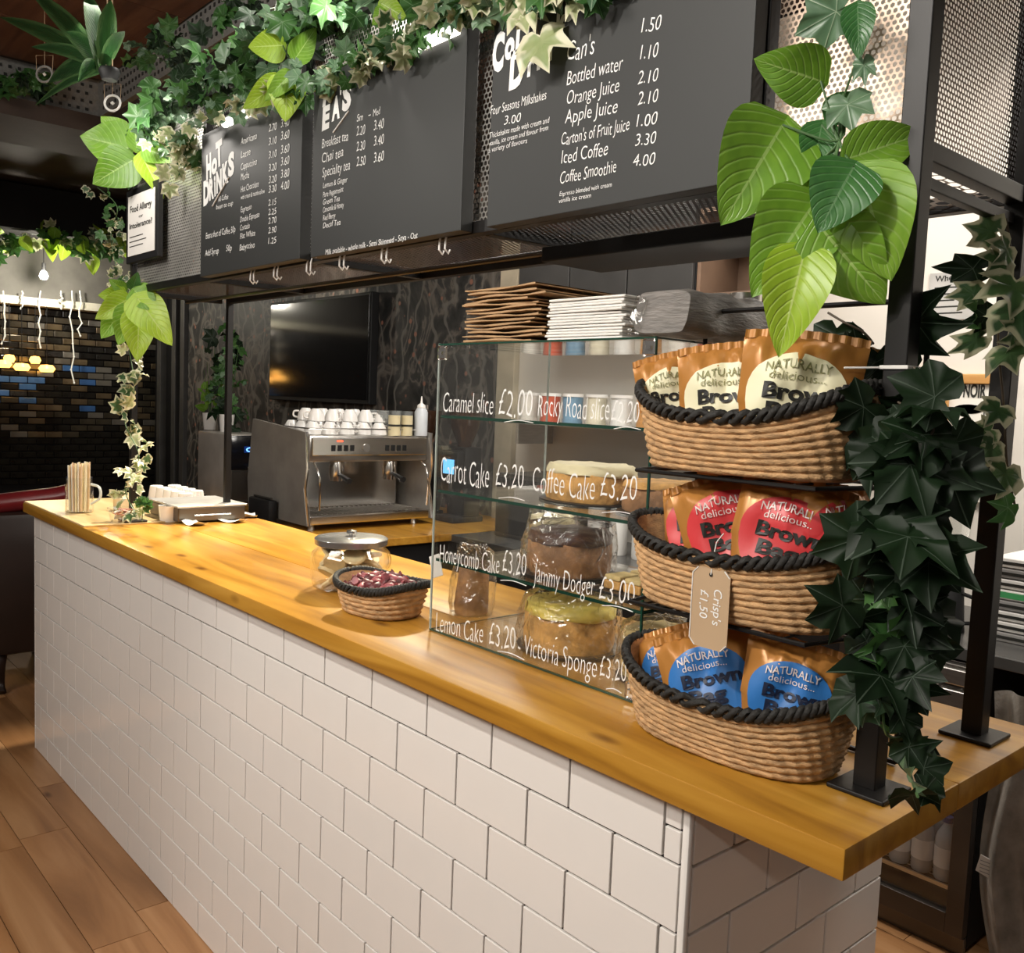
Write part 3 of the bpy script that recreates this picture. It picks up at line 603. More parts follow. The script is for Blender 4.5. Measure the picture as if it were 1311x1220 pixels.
# cakes
m_sponge = mat('golden_sponge', (.56, .30, .09), .85, var=.35, nscale=40, bump=.8, bscale=90)
m_icing = mat('cream_icing', (.75, .66, .42), .6, var=.1, nscale=20, bump=.5, bscale=40); m_yel = mat('lemon_icing', (.80, .62, .13), .45, var=.25, nscale=25, bump=.5, bscale=40)
m_choc = mat('chocolate_icing', (.07, .025, .012), .4, var=.3, nscale=30); m_brownc = mat('brown_cake', (.32, .16, .07), .8, var=.3, nscale=40, bump=.7, bscale=90)
m_vic = mat('victoria_sponge', (.6, .45, .2), .8, var=.25, nscale=30, bump=.6, bscale=70); m_tray = mat('dark_tray', (.02, .02, .02), .3)
def blob(mb, c, rx, ry, h, seed=0, amp=.06, top=.75, n=28):
    pr = [(0, 0), (.96, 0), (1.0, .15), (1.0, top), (.9, .93), (.6, 1.0), (0, 1.02)]; vs = []; fs = []
    for r, z in pr:
        for k in range(n):
            a = 2 * math.pi * k / n; p = Vector((math.cos(a) * r, math.sin(a) * r, z)); f = 1 + amp * noise.noise(p * 4 + Vector((seed, 0, 0)))
            vs.append((c[0] + p.x * rx * f, c[1] + p.y * ry * f, c[2] + p.z * h * f))
    for i in range(len(pr) - 1):
        for k in range(n): fs.append((i * n + k, i * n + (k + 1) % n, (i + 1) * n + (k + 1) % n, (i + 1) * n + k))
    return mb.add(vs, fs)
def cake(label, c, rx, ry, h, mbody, mtop, hf=.3, film=False, board=True):
    t = thing('cake', label, 'cake', c, None)
    if board: MB().lathe([(0, 0), (1, 0), (1, .003), (0, .003)], c, 24, rx * 1.15, ry * 1.15).build('cake_board', m_tray, t, smooth=True)
    z = c[2] + (.0035 if board else .0005)
    blob(MB(), (c[0], c[1], z), rx, ry, h * (1 - hf * .5), 1, .05, .85).build('sponge', mbody, t, smooth=60)
    blob(MB(), (c[0], c[1], z + h * (1 - hf)), rx * 1.0, ry * 1.0, h * hf, 5, .14, .6).build('icing', mtop, t, smooth=60)
    if film:
        blob(MB(), (c[0], c[1], z), rx * 1.14, ry * 1.14, h * 1.25, 9, .14, .5).build('cling_film', m_film, t, smooth=60)
    return t
zb = CZ0 + .0055
cake('tall lemon cake with yellow icing on the bottom cabinet shelf', (-.50, .30, zb), .095, .09, .092, m_sponge, m_yel, .3, True)
cake('pale film-wrapped sponge at the right of the bottom cabinet shelf', (-.268, .30, zb), .06, .075, .085, m_vic, m_vic, .3, True)
cake('film-covered caramel cake with dark icing on the second cabinet shelf', (-.50, .29, SH[0] + .0008), .085, .085, .085, m_brownc, m_choc, .3, True)
cake('pale coffee cake under the two middle price lines', (-.468, .31, SH[1] + .0008), .098, .08, .072, m_sponge, m_icing, .3, False)
cake('brown slab cake at the right end of the third cabinet shelf', (-.285, .30, SH[1] + .0008), .062, .075, .055, m_brownc, m_sponge, .25, False)
cake('bulging pale sponge cake behind the caramel cake at the left', (-.655, .39, SH[0] + .0008), .05, .05, .09, m_vic, m_icing, .3, True)
tb = thing('cake_tray', 'low tray of jam biscuit slices on the second cabinet shelf', 'tray', (-.285, .27, SH[0] + .0008))
MB().box((-.36, .2, SH[0] + .0008), (-.2, .36, SH[0] + .006), .001).build('tray', m_tray, tb)
for i in range(3):
    for j in range(2):
        s_ = thing('cake_slice', 'square jam biscuit slice in the low cabinet tray', 'cake slice', (-.34 + .048 * i, .22 + .07 * j, SH[0] + .0065), 'jam slices in the cabinet tray')
        x, y, z = s_.location
        MB().box((x, y, z), (x + .04, y + .055, z + .016), .003).build('sponge', m_sponge, s_); MB().box((x + .001, y + .001, z + .0165), (x + .039, y + .054, z + .026), .003).build('icing', m_vic, s_)
# ------------------------------------------------------------------ stacks on cabinet
for i in range(14):
    z = CZ1 + .0006 + i * .0078; cx = -.60 + r2.uniform(-.012, .012) ; an = r2.uniform(-.08, .08)
    t = thing('paper_bag', 'folded brown paper bag, ' + ORD[13 - i] + ' from the top of the brown pile', 'paper bag', (cx, .29, z), 'brown bags piled on the cabinet')
    mb = MB(); hw, hd = .11 + r2.uniform(-.008, .006), .125; ph = r2.random() * 6
    def fb(u, v, top=0):
        x = cx + (u * 2 - 1) * hw; y = .29 + (v * 2 - 1) * hd
        return Vector((cx, .29, 0)) + Matrix.Rotation(an, 3, 'Z') @ Vector((x - cx, y - .29, 0)) + Vector((0, 0, z + top + .0014 * math.sin(u * (5 + i % 4) + ph) * (1 - v) + .0022))
    nu = 10
    mb.grid(lambda u, v: fb(u, v, 0), nu, 2); mb.grid(lambda u, v: fb(1 - u, v, .0042 * (.4 + .6 * abs(math.sin(u * 5 + ph)))), nu, 2)
    mb.grid(lambda u, v: fb(1 - u, 0, 0) if v == 0 else fb(1 - u, 0, .0042 * (.4 + .6 * abs(math.sin(u * 5 + ph)))), nu, 1)
    mb.grid(lambda u, v: fb(1, u, 0) if v == 0 else fb(1, u, .002), 2, 1)
    mb.build('folded_sheet', m_kraft, t)
for i in range(14):
    z = CZ1 + .0008 + i * .0054; cx = -.37 + r2.uniform(-.006, .006)
    t = thing('napkin', 'white folded paper napkin, ' + ORD[13 - i] + ' from the top of the white stack on the cabinet', 'napkin', (cx, .28, z), 'white napkins stacked on the cabinet')
    MB().box((cx - .1, .17 + r2.uniform(0, .006), z), (cx + .085, .41, z + .0046), .0018, Matrix.Rotation(r2.uniform(-.03, .03), 3, 'Z')).build('folded_sheet', m_paper, t)
wp = thing('wrapped_napkin_pack', 'grey film-wrapped bundle beside the white napkins on the cabinet', 'packet', (-.22, .3, CZ1))
mb = MB(); blobm = mat('grey_wrapped_paper', (.20, .185, .17), .45, var=.25, nscale=25, stretch=(1, 1, 5), bump=.5, bscale=60)
def packf(u, v):
    a = u * 2 * math.pi; sx = abs(math.cos(a)) ** .35 * math.copysign(1, math.cos(a)); sz = abs(math.sin(a)) ** .5 * math.copysign(1, math.sin(a))
    y = .175 + v * .27; k = 1 - .1 * (2 * v - 1) ** 4
    return Vector((-.2 + sx * .062 * k + .004 * math.sin(v * 14 + a * 3), y, CZ1 + .0415 + sz * .038 * k + .003 * math.sin(v * 20)))
mb.grid(packf, 28, 10); mb.add([packf(i / 28, 0) for i in range(28)], [tuple(range(28))]); mb.add([packf(i / 28, 1) for i in range(28)], [tuple(range(28))[::-1]])
mb.build('bundle', blobm, wp, smooth=60); MB().box((-.262, .169, CZ1 + .002), (-.235, .1745, CZ1 + .07), .002, Matrix.Rotation(.3, 3, 'Y')).build('wrapper_end', m_film, wp)
for i, (px, rr, lab) in enumerate(((925, .032, 'shallow round steel tin behind the white napkins'), (962, .028, 'round steel tin with glass sides beside the wider tin'))):
    p = at(px, 395, 1, .45); t = thing('round_tin', lab, 'tin', (p.x, .43, CZ1)); c = (p.x, .43, CZ1 + .0008)
    MB().lathe([(0, 0), (rr, 0), (rr, .085), (rr * 1.03, .087), (rr * 1.03, .098), (0, .1)], c, 20).build('body', m_steel, t, smooth=True)
# ================================================================== BASKETS
def supell(a, e=2.6):
    c, s = math.cos(a), math.sin(a); return (abs(c) ** (2 / e) * math.copysign(1, c), abs(s) ** (2 / e) * math.copysign(1, s))
def basket(name, label, c, rx, ry, h, dip=.03, rows=10, group=None, rot=0, tw=34, flare=.84, rimr=.0063, lean=0, m=m_rope, mr=m_bropew):
    t = thing(name, label, 'basket', c, group); c = Vector(c)
    NU, NV = tw * 5, rows * 4
    def rimz(a): return h - dip * (1 - abs(math.cos(a)) ** 2.0)
    R = Matrix.Rotation(rot, 3, 'Z')
    def bf(u, v, inner=0):
        a = u * 2 * math.pi; ex, ey = supell(a); k = flare + (1 - flare) * v ** .8; z = v * rimz(a)
        row = v * rows; ph = (row % 1) * math.pi; rb = abs(math.sin(ph)); twi = math.sin(a * tw + (row // 1) * 1.7 + (row % 1) * 2.6)
        dsp = (.0035 * rb + .0016 * twi * rb) if not inner else -.005
        return c + R @ Vector((ex * (rx * k + dsp), ey * (ry * k + dsp), 0)) + Vector((0, 0, z + .001))
    mb = MB(); mb.grid(lambda u, v: bf(u, v), NU, NV); mb.grid(lambda u, v: bf(1 - u, v, 1), 48, 6)
    mb.add([c + R @ Vector((supell(k / 40 * 2 * math.pi)[0] * rx * flare, supell(k / 40 * 2 * math.pi)[1] * ry * flare, 0)) + Vector((0, 0, .0012)) for k in range(40)], [tuple(range(40))])
    mb.build('basket_body', m, t, smooth=60)
    N = 220; pts = []; rr = []; N = 300
    for s in (0, 1):
        mb2 = MB() if s == 0 else mb2
        P = []
        for i in range(N):
            a = i / N * 2 * math.pi; ex, ey = supell(a); w_ = a * 38 + s * math.pi
            o_ = rimr * .5 * math.cos(w_); z_ = rimr * 1.05 * math.sin(w_)
            P.append(c + R @ Vector((ex * (rx + .002 + o_), ey * (ry + .002 + o_), 0)) + Vector((0, 0, rimz(a) + z_)))
        mb2.tube(P, rimr * .8, 6, closed=True)
    mb2.build('rope_rim', mr, t, smooth=60)
    return t, rimz
BSX, BSY = .014, .134
BZ = [1.041, 1.243, 1.447]
basket('wicker_basket', 'bottom woven seagrass basket holding the blue crisp packets', (BSX, BSY, BZ[0]), .184, .098, .122, .040)
basket('wicker_basket', 'middle woven seagrass basket holding the red crisp packets', (BSX, BSY, BZ[1]), .184, .098, .122, .034)
basket('wicker_basket', 'top woven seagrass basket holding the cream-labelled crisp packets', (BSX, BSY, BZ[2]), .184, .098, .128, .048)
st = thing('basket_stand', 'black wire stand carrying the three seagrass baskets', 'stand', (BSX, .2, 1.041))
mb = MB()
for sx in (-1, 1):
    x = BSX + sx * .188; P = [(x, .262, 1.0435), (x, .262, 1.70)]
    mb.tube(P, .004, 8)
mb.tube([(BSX - .188, .262, 1.70), (BSX + .188, .262, 1.70)], .004, 8); mb.tube([(BSX - .188, .262, 1.0445), (BSX + .188, .262, 1.0445)], .004, 8)
mb.build('frame', m_black, st, smooth=True)
for z in BZ[1:]:
    mb = MB().tube([(BSX - .188, .262, z - .006), (BSX - .15, .06, z - .006), (BSX + .15, .06, z - .006), (BSX + .188, .262, z - .006)], .0035, 8)
    for k in range(5): mb.tube([(BSX - .12 + k * .06, .06, z - .0035), (BSX - .12 + k * .06, .262, z - .0035)], .002, 6)
    mb.tube([(BSX - .188, .262, z - .006), (BSX + .188, .262, z - .006)], .0035, 8)
    mb.build('tier', m_black, st, smooth=True)
# crisp packets
def packet_meshes(mlabel, mink1, mink2, seed):
    r = random.Random(seed); Wd, Hd, Th = .15, .178, .026; s0 = seed * 3.1
    def front(u, v):
        x = (u * 2 - 1) * Wd / 2 * (.66 + .34 * min(1, v / .55)); q = (.55 + .45 * min(1, v / .5)) * max(0, (1 - (2 * u - 1) ** 4)) * max(0, (1 - (2 * v - 1) ** 6)) ** .9
        wr = .006 * noise.noise(Vector((u * 4 + s0, v * 3, 0))) + .004 * noise.noise(Vector((u * 9, v * 2.5 + s0, 1))) * (v > .55) * (v - .55) * 5
        tp = 0 if v < .9 else .002 * math.sin(u * 30)
        return Vector((x * (1 - .05 * math.sin(v * math.pi)), -(Th * q + wr * q * 2) + tp, v * Hd - .006 * (abs(2 * u - 1) ** 2) * (v > .5)))
    def back(u, v): p = front(1 - u, v); return Vector((p.x, -p.y * .8 + .0005, p.z))
    body = MB().grid(front, 26, 22).grid(back, 12, 12); bme = body.mesh('foil_pouch', m_bag)
    for p in bme.polygons: p.use_smooth = True
    cr = MB()
    cr.grid(lambda u, v: Vector(((u * 2 - 1) * Wd / 2 * .99, .0016 * math.sin(u * 60) - .001, Hd - .005 * (2 * u - 1) ** 2 - .002 + v * .011)), 60, 1)
    cme = cr.mesh('crimped_seal', m_bag)
    # oval label projected onto the front
    def surf(x, z, lift):
        u = x / Wd + .5; u = min(1, max(0, u)); v = min(1, max(0, z / Hd)); p = front(u, v); return Vector((x, p.y - lift, z))
    lb = MB(); N = 30
    def lf(u, v):
        a = u * 2 * math.pi; ra = v; xx = math.cos(a); zz = math.sin(a)
        return surf(xx * .060 * ra, .108 + zz * (.047 if zz > 0 else .075) * ra, .0019)
    lb.grid(lf, 30, 7); lme = lb.mesh('oval_label', mlabel)
    for p in lme.polygons: p.use_smooth = True
    def txt(s, cx, z, wd, cap, mi, nm, bold=0, curve=0, rise=0):
        vs, fs, tw_ = text_geo(s, bold, 0); q = MB(); out = []
        for x, y in vs:
            X = cx - wd / 2 + x / tw_ * wd; Z = z + y / .7 * cap - curve * ((X - cx) / (wd / 2)) ** 2 + rise * (X - cx)
            out.append(surf(X, Z, .0036))
        q.add(out, fs); return q.mesh(nm, mi)
    tm = [('brand_lettering', txt('NATURALLY', 0, .135, .078, .0115, mink2, 'brand_lettering', .01, .005)), ('brand_lettering', txt('delicious...', 0, .1215, .066, .010, mink2, 'brand_lettering', 0, .001)),
          ('name_lettering', txt('Brown', .006, .0975, .088, .0185, mink1, 'name_lettering', .04)), ('name_lettering', txt('Bag', -.004, .074, .055, .0185, mink1, 'name_lettering', .04))]
    return bme, cme, lme, tm
def packet(defs, label, c, yaw, tilt, roll, group, sc=1):
    bme, cme, lme, tm = defs; t = thing('crisp_packet', label, 'crisp packet', (0, 0, 0), group); t['wo'] = (0, 0, 0)
    for nm, me in [('foil_pouch', bme), ('crimped_seal', cme), ('oval_label', lme)] + tm:
        o = bpy.data.objects.new(nm, me); COL.objects.link(o); o.parent = t
    t.matrix_world = Matrix.Translation(c) @ Matrix.Rotation(yaw, 4, 'Z') @ Matrix.Rotation(tilt, 4, 'X') @ Matrix.Rotation(roll, 4, 'Y') @ Matrix.Scale(sc, 4)
    return t
pk_c = [packet_meshes(m_cream, m_ink, m_green_ink, s) for s in (1, 2)]; pk_r = [packet_meshes(m_red, m_ink, m_lightink, s) for s in (3, 4)]; pk_b = [packet_meshes(m_blue, mat('navy_print', (.005, .012, .04), .5), m_lightink, s) for s in (5, 6)]
def pk(defs, label, px, py, y, yaw, tilt, roll, group, sc=1):
    """px,py : where the middle of the label shows"""
    R = (Matrix.Rotation(yaw, 4, 'Z') @ Matrix.Rotation(tilt, 4, 'X') @ Matrix.Rotation(roll, 4, 'Y')).to_3x3()
    p = at(px, py, 1, y); c = p - R @ Vector((0, -.02, .115)) * sc
    return packet(defs, label, c, yaw, tilt, roll, group, sc)
D = math.radians
G = 'crisp packets in the top basket'
pk(pk_c[0], 'cream-labelled crisp packet at the left end of the top basket', 862, 500, .112, D(20), D(-6), D(-12), G, .9)
pk(pk_c[1], 'cream-labelled crisp packet in the middle of the top basket', 930, 500, .10, D(22), D(-8), D(-5), G, 1.05)
pk(pk_c[0], 'cream-labelled crisp packet at the front right of the top basket, largest label showing', 1020, 495, .085, D(26), D(-6), D(5), G, 1.1)
pk(pk_c[1], 'crisp packet mostly hidden at the far right of the top basket', 1098, 497, .17, D(62), D(-10), D(8), G, .95)
G = 'crisp packets in the middle basket'
pk(pk_r[1], 'red-labelled crisp packet half hidden at the left of the middle basket', 893, 663, .135, D(10), D(-20), D(-14), G, .9)
pk(pk_r[0], 'red-labelled crisp packet leaning at the middle left of the middle basket', 932, 665, .10, D(25), D(-15), D(-19), G, 1.04)
pk(pk_r[1], 'red-labelled crisp packet facing forward right of the middle basket', 1008, 676, .095, D(28), D(-12), D(11), G, 1.04)
pk(pk_r[0], 'red-labelled crisp packet turned sideways at the right end of the middle basket', 1078, 676, .15, D(70), D(-15), D(4), G, .9)
G = 'crisp packets in the bottom basket'
pk(pk_b[0], 'blue-labelled crisp packet at the far left of the bottom basket', 862, 850, .12, D(15), D(-25), D(-24), G, .92)
pk(pk_b[1], 'blue-labelled crisp packet leaning left of centre in the bottom basket', 905, 862, .095, D(24), D(-20), D(-20), G, 1.0)
pk(pk_b[0], 'blue-labelled crisp packet lying dark behind the others in the bottom basket', 968, 848, .18, D(30), D(-30), D(16), G, .9)
pk(pk_b[1], 'blue-labelled crisp packet standing at the right of the bottom basket', 1012, 882, .09, D(28), D(-10), D(7), G, .92)
# price tag
tg = thing('price_tag', "brown card tag reading Crisp's with a price, hung on the middle basket", 'price tag', (-.0, .04, 1.17))
ta = at(888, 815, 1, .035); tb_ = at(934, 735, 1, .035)
yv = .035; xa, xb, za, zc = at(884, 780, 1, yv).x, at(933, 780, 1, yv).x, at(905, 830, 1, yv).z, at(909, 727, 1, yv).z
def oct_(x0, x1, z0, z1, y, ch): return [(x0 + ch, y, z0), (x1 - ch, y, z0), (x1, y, z0 + ch), (x1, y, z1 - ch), (x1 - ch, y, z1), (x0 + ch, y, z1), (x0, y, z1 - ch), (x0, y, z0 + ch)]
v1 = oct_(xa, xb, za, zc, yv, .009) + oct_(xa, xb, za, zc, yv + .001, .009)
MB().add(v1, [tuple(range(8)), tuple(range(15, 7, -1))] + [(i, i + 8, (i + 1) % 8 + 8, (i + 1) % 8) for i in range(8)]).build('card', m_tan, tg)
ob = oct_(xa + .001, xb - .001, za + .001, zc - .001, yv - .0005, .009)
for seg in ((5, 6, 7), (4, 3), (0, 7), (1, 2)): MB().tube([ob[i] for i in seg], .0008, 4).build('painted_edge', m_chalk, tg)
xm = (xa + xb) / 2
put_text(MB(), "Crisp's", (xm + .007, yv, zc - .028), (xm + .007, yv, zc - .078), .0135, (0, -1, 0), .004, .1).build('lettering', m_chalk, tg); put_text(MB(), '£1.50', (xm - .016, yv, zc - .032), (xm - .016, yv, zc - .072), .0135, (0, -1, 0), .004, .1).build('lettering', m_chalk, tg)
MB().lathe([(0, 0), (.003, 0), (.003, .0004)], (0, 0, 0), 10).build('eyelet', m_ink, tg).matrix_local = Matrix.Translation(Vector((xm, yv - .0006, zc - .009)) - Vector(tg['wo'])) @ Matrix.Rotation(math.pi / 2, 4, 'X')
MB().tube([(xm, yv - .001, zc - .009), (xm + .001, yv + .002, zc + .02), (xm + .002, .04, 1.355), (xm + .002, .055, 1.366)], .0009, 5).build('string', m_paper, tg)
# ================================================================== JAR + SMALL BASKET
jc = (-1.235, .235, 1.0412)
jr = thing('biscuit_jar', 'clear glass biscuit jar with a grey metal lid on the worktop', 'jar', jc)
MB().lathe([(r_ * 1.3, z_) for r_, z_ in [(0, .0), (.062, 0), (.074, .006), (.078, .03), (.08, .075), (.076, .094), (.066, .106), (.066, .118), (.064, .118), (.064, .104), (.073, .092), (.076, .07), (.074, .03), (.07, .009), (0, .005)]], jc, 36).build('glass_body', m_glass, jr, smooth=60)
MB().lathe([(r_ * 1.27, z_) for r_, z_ in [(0, .112), (.07, .112), (.073, .114), (.074, .128), (.071, .131), (.03, .134), (0, .135)]], jc, 36).build('lid', mat('grey_tin_lid', (.36, .36, .36), .25, .8), jr, smooth=40)
MB().lathe([(.006, .134), (.006, .139), (.014, .142), (.013, .148), (0, .151)], jc, 16).build('lid_knob', m_chrome, jr, smooth=40)
m_bis = mat('pale_biscuit', (.66, .53, .31), .8, var=.15, nscale=50)
for i in range(30):
    a = i * 2.4; rr = .056 if i % 3 else .022; z = jc[2] + .022 + (i // 6) * .017
    t = thing('biscuit', 'pale biscuit inside the glass jar', 'biscuit', (jc[0] + rr * math.cos(a), jc[1] + rr * math.sin(a), z), 'biscuits in the glass jar')
    R = Matrix.Rotation(rnd.uniform(-.9, .9), 3, 'X') @ Matrix.Rotation(rnd.uniform(-.7, .7), 3, 'Y')
    q = MB().lathe([(0, -.005), (.028, -.005), (.031, 0), (.028, .005), (0, .0055)], (0, 0, 0), 14); q.v = [tuple(R @ Vector(v) + t.location) for v in q.v]
    q.build('body', m_bis, t, smooth=40)
sb, _ = basket('small_wicker_basket', 'small seagrass basket of pink wrapped sweets beside the cake cabinet', (-.962, .152, 1.041), .11, .085, .08, .016, 6, tw=22, rot=.15, flare=.8, rimr=.006)
m_sw = [mat('dusty_pink_wrapper', (.30, .075, .085), .45, 0, .4, 60), mat('wine_wrapper', (.13, .028, .032), .45, 0, .4, 60)]
for i in range(44):
    a = i * 2.4; rr = math.sqrt((i + .5) / 44) * .92; p = Vector((-.962 + rr * .088 * math.cos(a), .152 + rr * .066 * math.sin(a), 1.098 + rnd.uniform(0, .012) + (1 - rr) * .022))
    t = thing('wrapped_sweet', 'pink wrapped sweet heaped in the small seagrass basket', 'sweet', p, 'sweets in the small basket')
    an = rnd.random() * 6.28; R = Matrix.Rotation(an, 3, 'Z') @ Matrix.Rotation(rnd.uniform(-.5, .5), 3, 'Y')
    q = MB().tube([(-.024, 0, 0), (-.016, 0, 0), (-.013, 0, 0), (0, 0, 0), (.013, 0, 0), (.016, 0, 0), (.024, 0, 0)], [.009, .003, .009, .011, .009, .003, .009], 8); q.v = [tuple(R @ Vector(v) + p) for v in q.v]
    q.build('wrapper', m_sw[i % 2], t, smooth=60)
cw = thing('clear_goods_bag', 'clear film bag with a white label leaning between small basket and cabinet', 'bag', (-.845, .32, 1.041))
blob(MB(), (-.845, .325, 1.0415), .052, .05, .155, 3, .25, .45, 24).build('film_bag', m_film, cw, smooth=60)
blob(MB(), (-.845, .325, 1.0425), .036, .04, .11, 4, .3, .4, 16).build('bag_contents', m_brownc, cw, smooth=60)
MB().box((-.935, .268, 1.12), (-.895, .271, 1.172), .001, Matrix.Rotation(-.35, 3, 'Y')).build('label_card', m_paper, cw)
# ================================================================== LEFT END ITEMS
sj = thing('straw_jar', 'glass handled jar of paper straws at the far left end of the worktop', 'jar', (-3.1, .07, 1.0465))
_q = at(91, 656, 2, 1.0465); jx, jy, jz = _q.x, _q.y + .03, 1.0465
MB().lathe([(0, 0), (.046, 0), (.05, .004), (.05, .1), (.046, .11), (.046, .135), (.044, .135), (.044, .11), (.047, .1), (.047, .006), (0, .004)], (jx, jy, jz), 20).build('glass_body', m_glass, sj, smooth=60)
MB().tube(curve_pts([(jx + .042, jy + .03, jz + .11), (jx + .075, jy + .05, jz + .1), (jx + .08, jy + .05, jz + .06), (jx + .044, jy + .03, jz + .035)], 5), .005, 8).build('handle', mat('pale_glass', (.6, .62, .58), .1), sj, smooth=True)
m_str = [mat('cream_straw', (.9, .78, .5), .5), mat('peach_straw', (.86, .62, .4), .5), mat('white_straw', (.85, .8, .7), .5)]
for i in range(44):
    a = i * 2.4; rr = .037 * math.sqrt((i + .5) / 44); b = Vector((jx + rr * math.cos(a), jy + rr * math.sin(a), jz + .006)); tp = Vector((jx + rr * math.cos(a) * 1.12, jy + rr * math.sin(a) * 1.12, jz + .185 + rnd.uniform(-.008, .008)))
    q = MB().tube([b, tp], .0033, 6).build('paper_straw', m_str[i % 3], None); tag(q, 'paper drinking straw standing in the glass handled jar', 'straw', 'straws in the handled jar')
def tub(name, label, c, r, h, m, fillm, n=10, cat='tub', sw='sugar_sachet', swl='paper sachet in the clear tub', gr='sachets in the clear tub'):
    t = thing(name, label, cat, c)
    MB().lathe([(0, 0), (r * .8, 0), (r, h), (r * .95, h), (r * .77, .004), (0, .004)], c, 20).build('tub_wall', m, t, smooth=60)
    for i in range(n):
        a = i * 2.4; rr = r * .55 * math.sqrt(i / n); p = Vector((c[0] + rr * math.cos(a), c[1] + rr * math.sin(a), c[2] + .012 + i / n * h * .8))
        q = MB().box(p - Vector((.02, .011, .002)), p + Vector((.02, .011, .002)), .001, Matrix.Rotation(rnd.uniform(0, 3), 3, 'Z') @ Matrix.Rotation(rnd.uniform(-.8, .8), 3, 'X')).build(sw, fillm[i % len(fillm)], None)
        tag(q, swl, 'sachet', gr)
p = at(147, 668, 2, 1.047)
tub('clear_tub', 'low clear tub of paper sachets by the left front post', (p.x, p.y + .03, 1.0465), .055, .05, m_glass, [m_paper, mat('pink_sachet', (.7, .35, .3), .6)], 14)
p = at(206, 668, 2, 1.041)
t = thing('white_tub', 'small white paper tub just right of the left front post', 'tub', (p.x, p.y, 1.041))
MB().lathe([(0, 0), (.032, 0), (.038, .06), (.036, .06), (.03, .004), (0, .004)], (p.x, p.y + .03, 1.041), 20).build('tub_wall', m_white, t, smooth=60)
p = at(133, 655, 2, 1.047)
t = thing('box_of_stirrers', 'small cream cardboard box of stirrers behind the sachet tub', 'box', (p.x, p.y, 1.047))
MB().box((p.x - .05, p.y + .05, 1.0465), (p.x + .05, p.y + .12, 1.10), .002).build('box_body', mat('cream_card', (.75, .6, .38), .7), t)
for i in range(9): MB().tube([(p.x - .04 + i * .01, p.y + .085, 1.1005), (p.x - .045 + i * .011, p.y + .085, 1.118)], .002, 5).build('stirrer', m_str[i % 3], t)
# cups stacked behind
cup = thing('takeaway_cup', 'white upturned paper cup in the row behind the cash tray', 'cup', (0, 0, 0), 'white cups behind the cash tray')
MB().lathe([(.033, 0), (.036, .002), (.028, .06), (.024, .062), (0, .062)], (0, 0, 0), 16).build('cup_wall', m_white, cup, smooth=40); MB().lathe([(.0345, 0), (.0375, .0015), (.0345, .004)], (0, 0, 0), 16).build('rim', m_paper, cup, smooth=40)
cspots = [(206, 640)] * 9
for i, (px, py) in enumerate(cspots):
    c = cup if i == 0 else copy_tree(cup); q = at(px, py, 1, .60); c.location = (q.x, .50 + .03 * (i % 2), 1.0408)
    q = at(px, 668, 1, .48); c.location = (-3.28 + .082 * (i % 5), .485 + .08 * (i // 5), 1.0408)
# cash tray / till
t = thing('cash_drawer', 'low dark cash tray with a pale top left of the back left post', 'cash drawer', (-2.72, .33, 1.041))
MB().box((-2.86, .14, 1.0465), (-2.575, .40, 1.0465 + .052), .004).build('body', m_dsteel, t); MB().box((-2.865, .135, 1.099), (-2.57, .405, 1.106), .002).build('top_plate', mat('pale_steel_plate', (.62, .6, .57), .3, .4), t); MB().tube([(-2.57, .2, 1.07), (-2.57, .34, 1.07)], .003, 6).build('handle', m_chrome, t)
# fix cash drawer position by pixels (kept on the worktop)
def shift(o, px, py, z, ref):
    q = at(px, py, 2, z); o.location = Vector(o.location) + Vector((q.x - ref[0], q.y - ref[1], 0))
shift(t, 222, 667, 1.0465, (-2.62, .14))
for i, (px, py, a, L) in enumerate(((297, 668, .5, .1), (318, 662, -.3, .07), (250, 672, .2, .08))):
    q = at(px, py, 2, 1.041); mb = MB(); R = Matrix.Rotation(a, 3, 'Z')
    mb.grid(lambda u, v: q + R @ Vector(((u - .5) * L, (v - .5) * .06, .002 + .012 * (abs(u - .5) * 2) ** 2 + .004 * math.sin(v * 6))), 10, 4)
    mb.grid(lambda u, v: q + R @ Vector(((.5 - u) * L, (v - .5) * .06, .0014 + .012 * (abs(u - .5) * 2) ** 2 + .004 * math.sin(v * 6))), 10, 4)
    tag(mb.build('till_receipt', m_paper, None, smooth=60), ('curled white till receipt lying on the worktop beside the back left post', 'smaller curled receipt just right of the larger one', 'flat slip of paper in front of the cash tray')[i], 'receipt')
# ================================================================== BACK COUNTERS
bc = thing('back_worktop', 'dark stone worktop along the rear kitchen wall', 'worktop', (-1, 1.9, .865))
MB().box((-2.6, 1.62, .865), (1.4, 2.2395, .9), .003).build('counter_top', mat('grey_stone_top', (.06, .058, .055), .25), bc)
for x0, x1, lb in ((-2.6, -1.6, 'black kitchen cupboard at the left end under the dark worktop'), (-1.595, -.62, 'black kitchen cupboard left of the drinks fridge'), (.0, 1.4, 'black kitchen cupboard right of the drinks fridge')):
    t = thing('kitchen_cupboard', lb, 'cupboard', ((x0 + x1) / 2, 1.9, 0)); MB().box((x0, 1.70, 0), (x1, 2.2395, .8645)).build('cupboard_body', m_blackm, t)
    for k in range(2): xa_ = x0 + (x1 - x0) / 2 * k; d_ = MB().box((xa_ + .004, 1.68, .08), (xa_ + (x1 - x0) / 2 - .004, 1.699, .855), .002).build('door', m_blackm, t); MB().tube([(xa_ + .05, 1.67, .8), (xa_ + .2, 1.67, .8)], .005, 6).build('handle', m_steel, d_)
lc = thing('side_counter', 'wood-topped side counter under the espresso machine', 'counter', (-3.6, 1.6, 0))
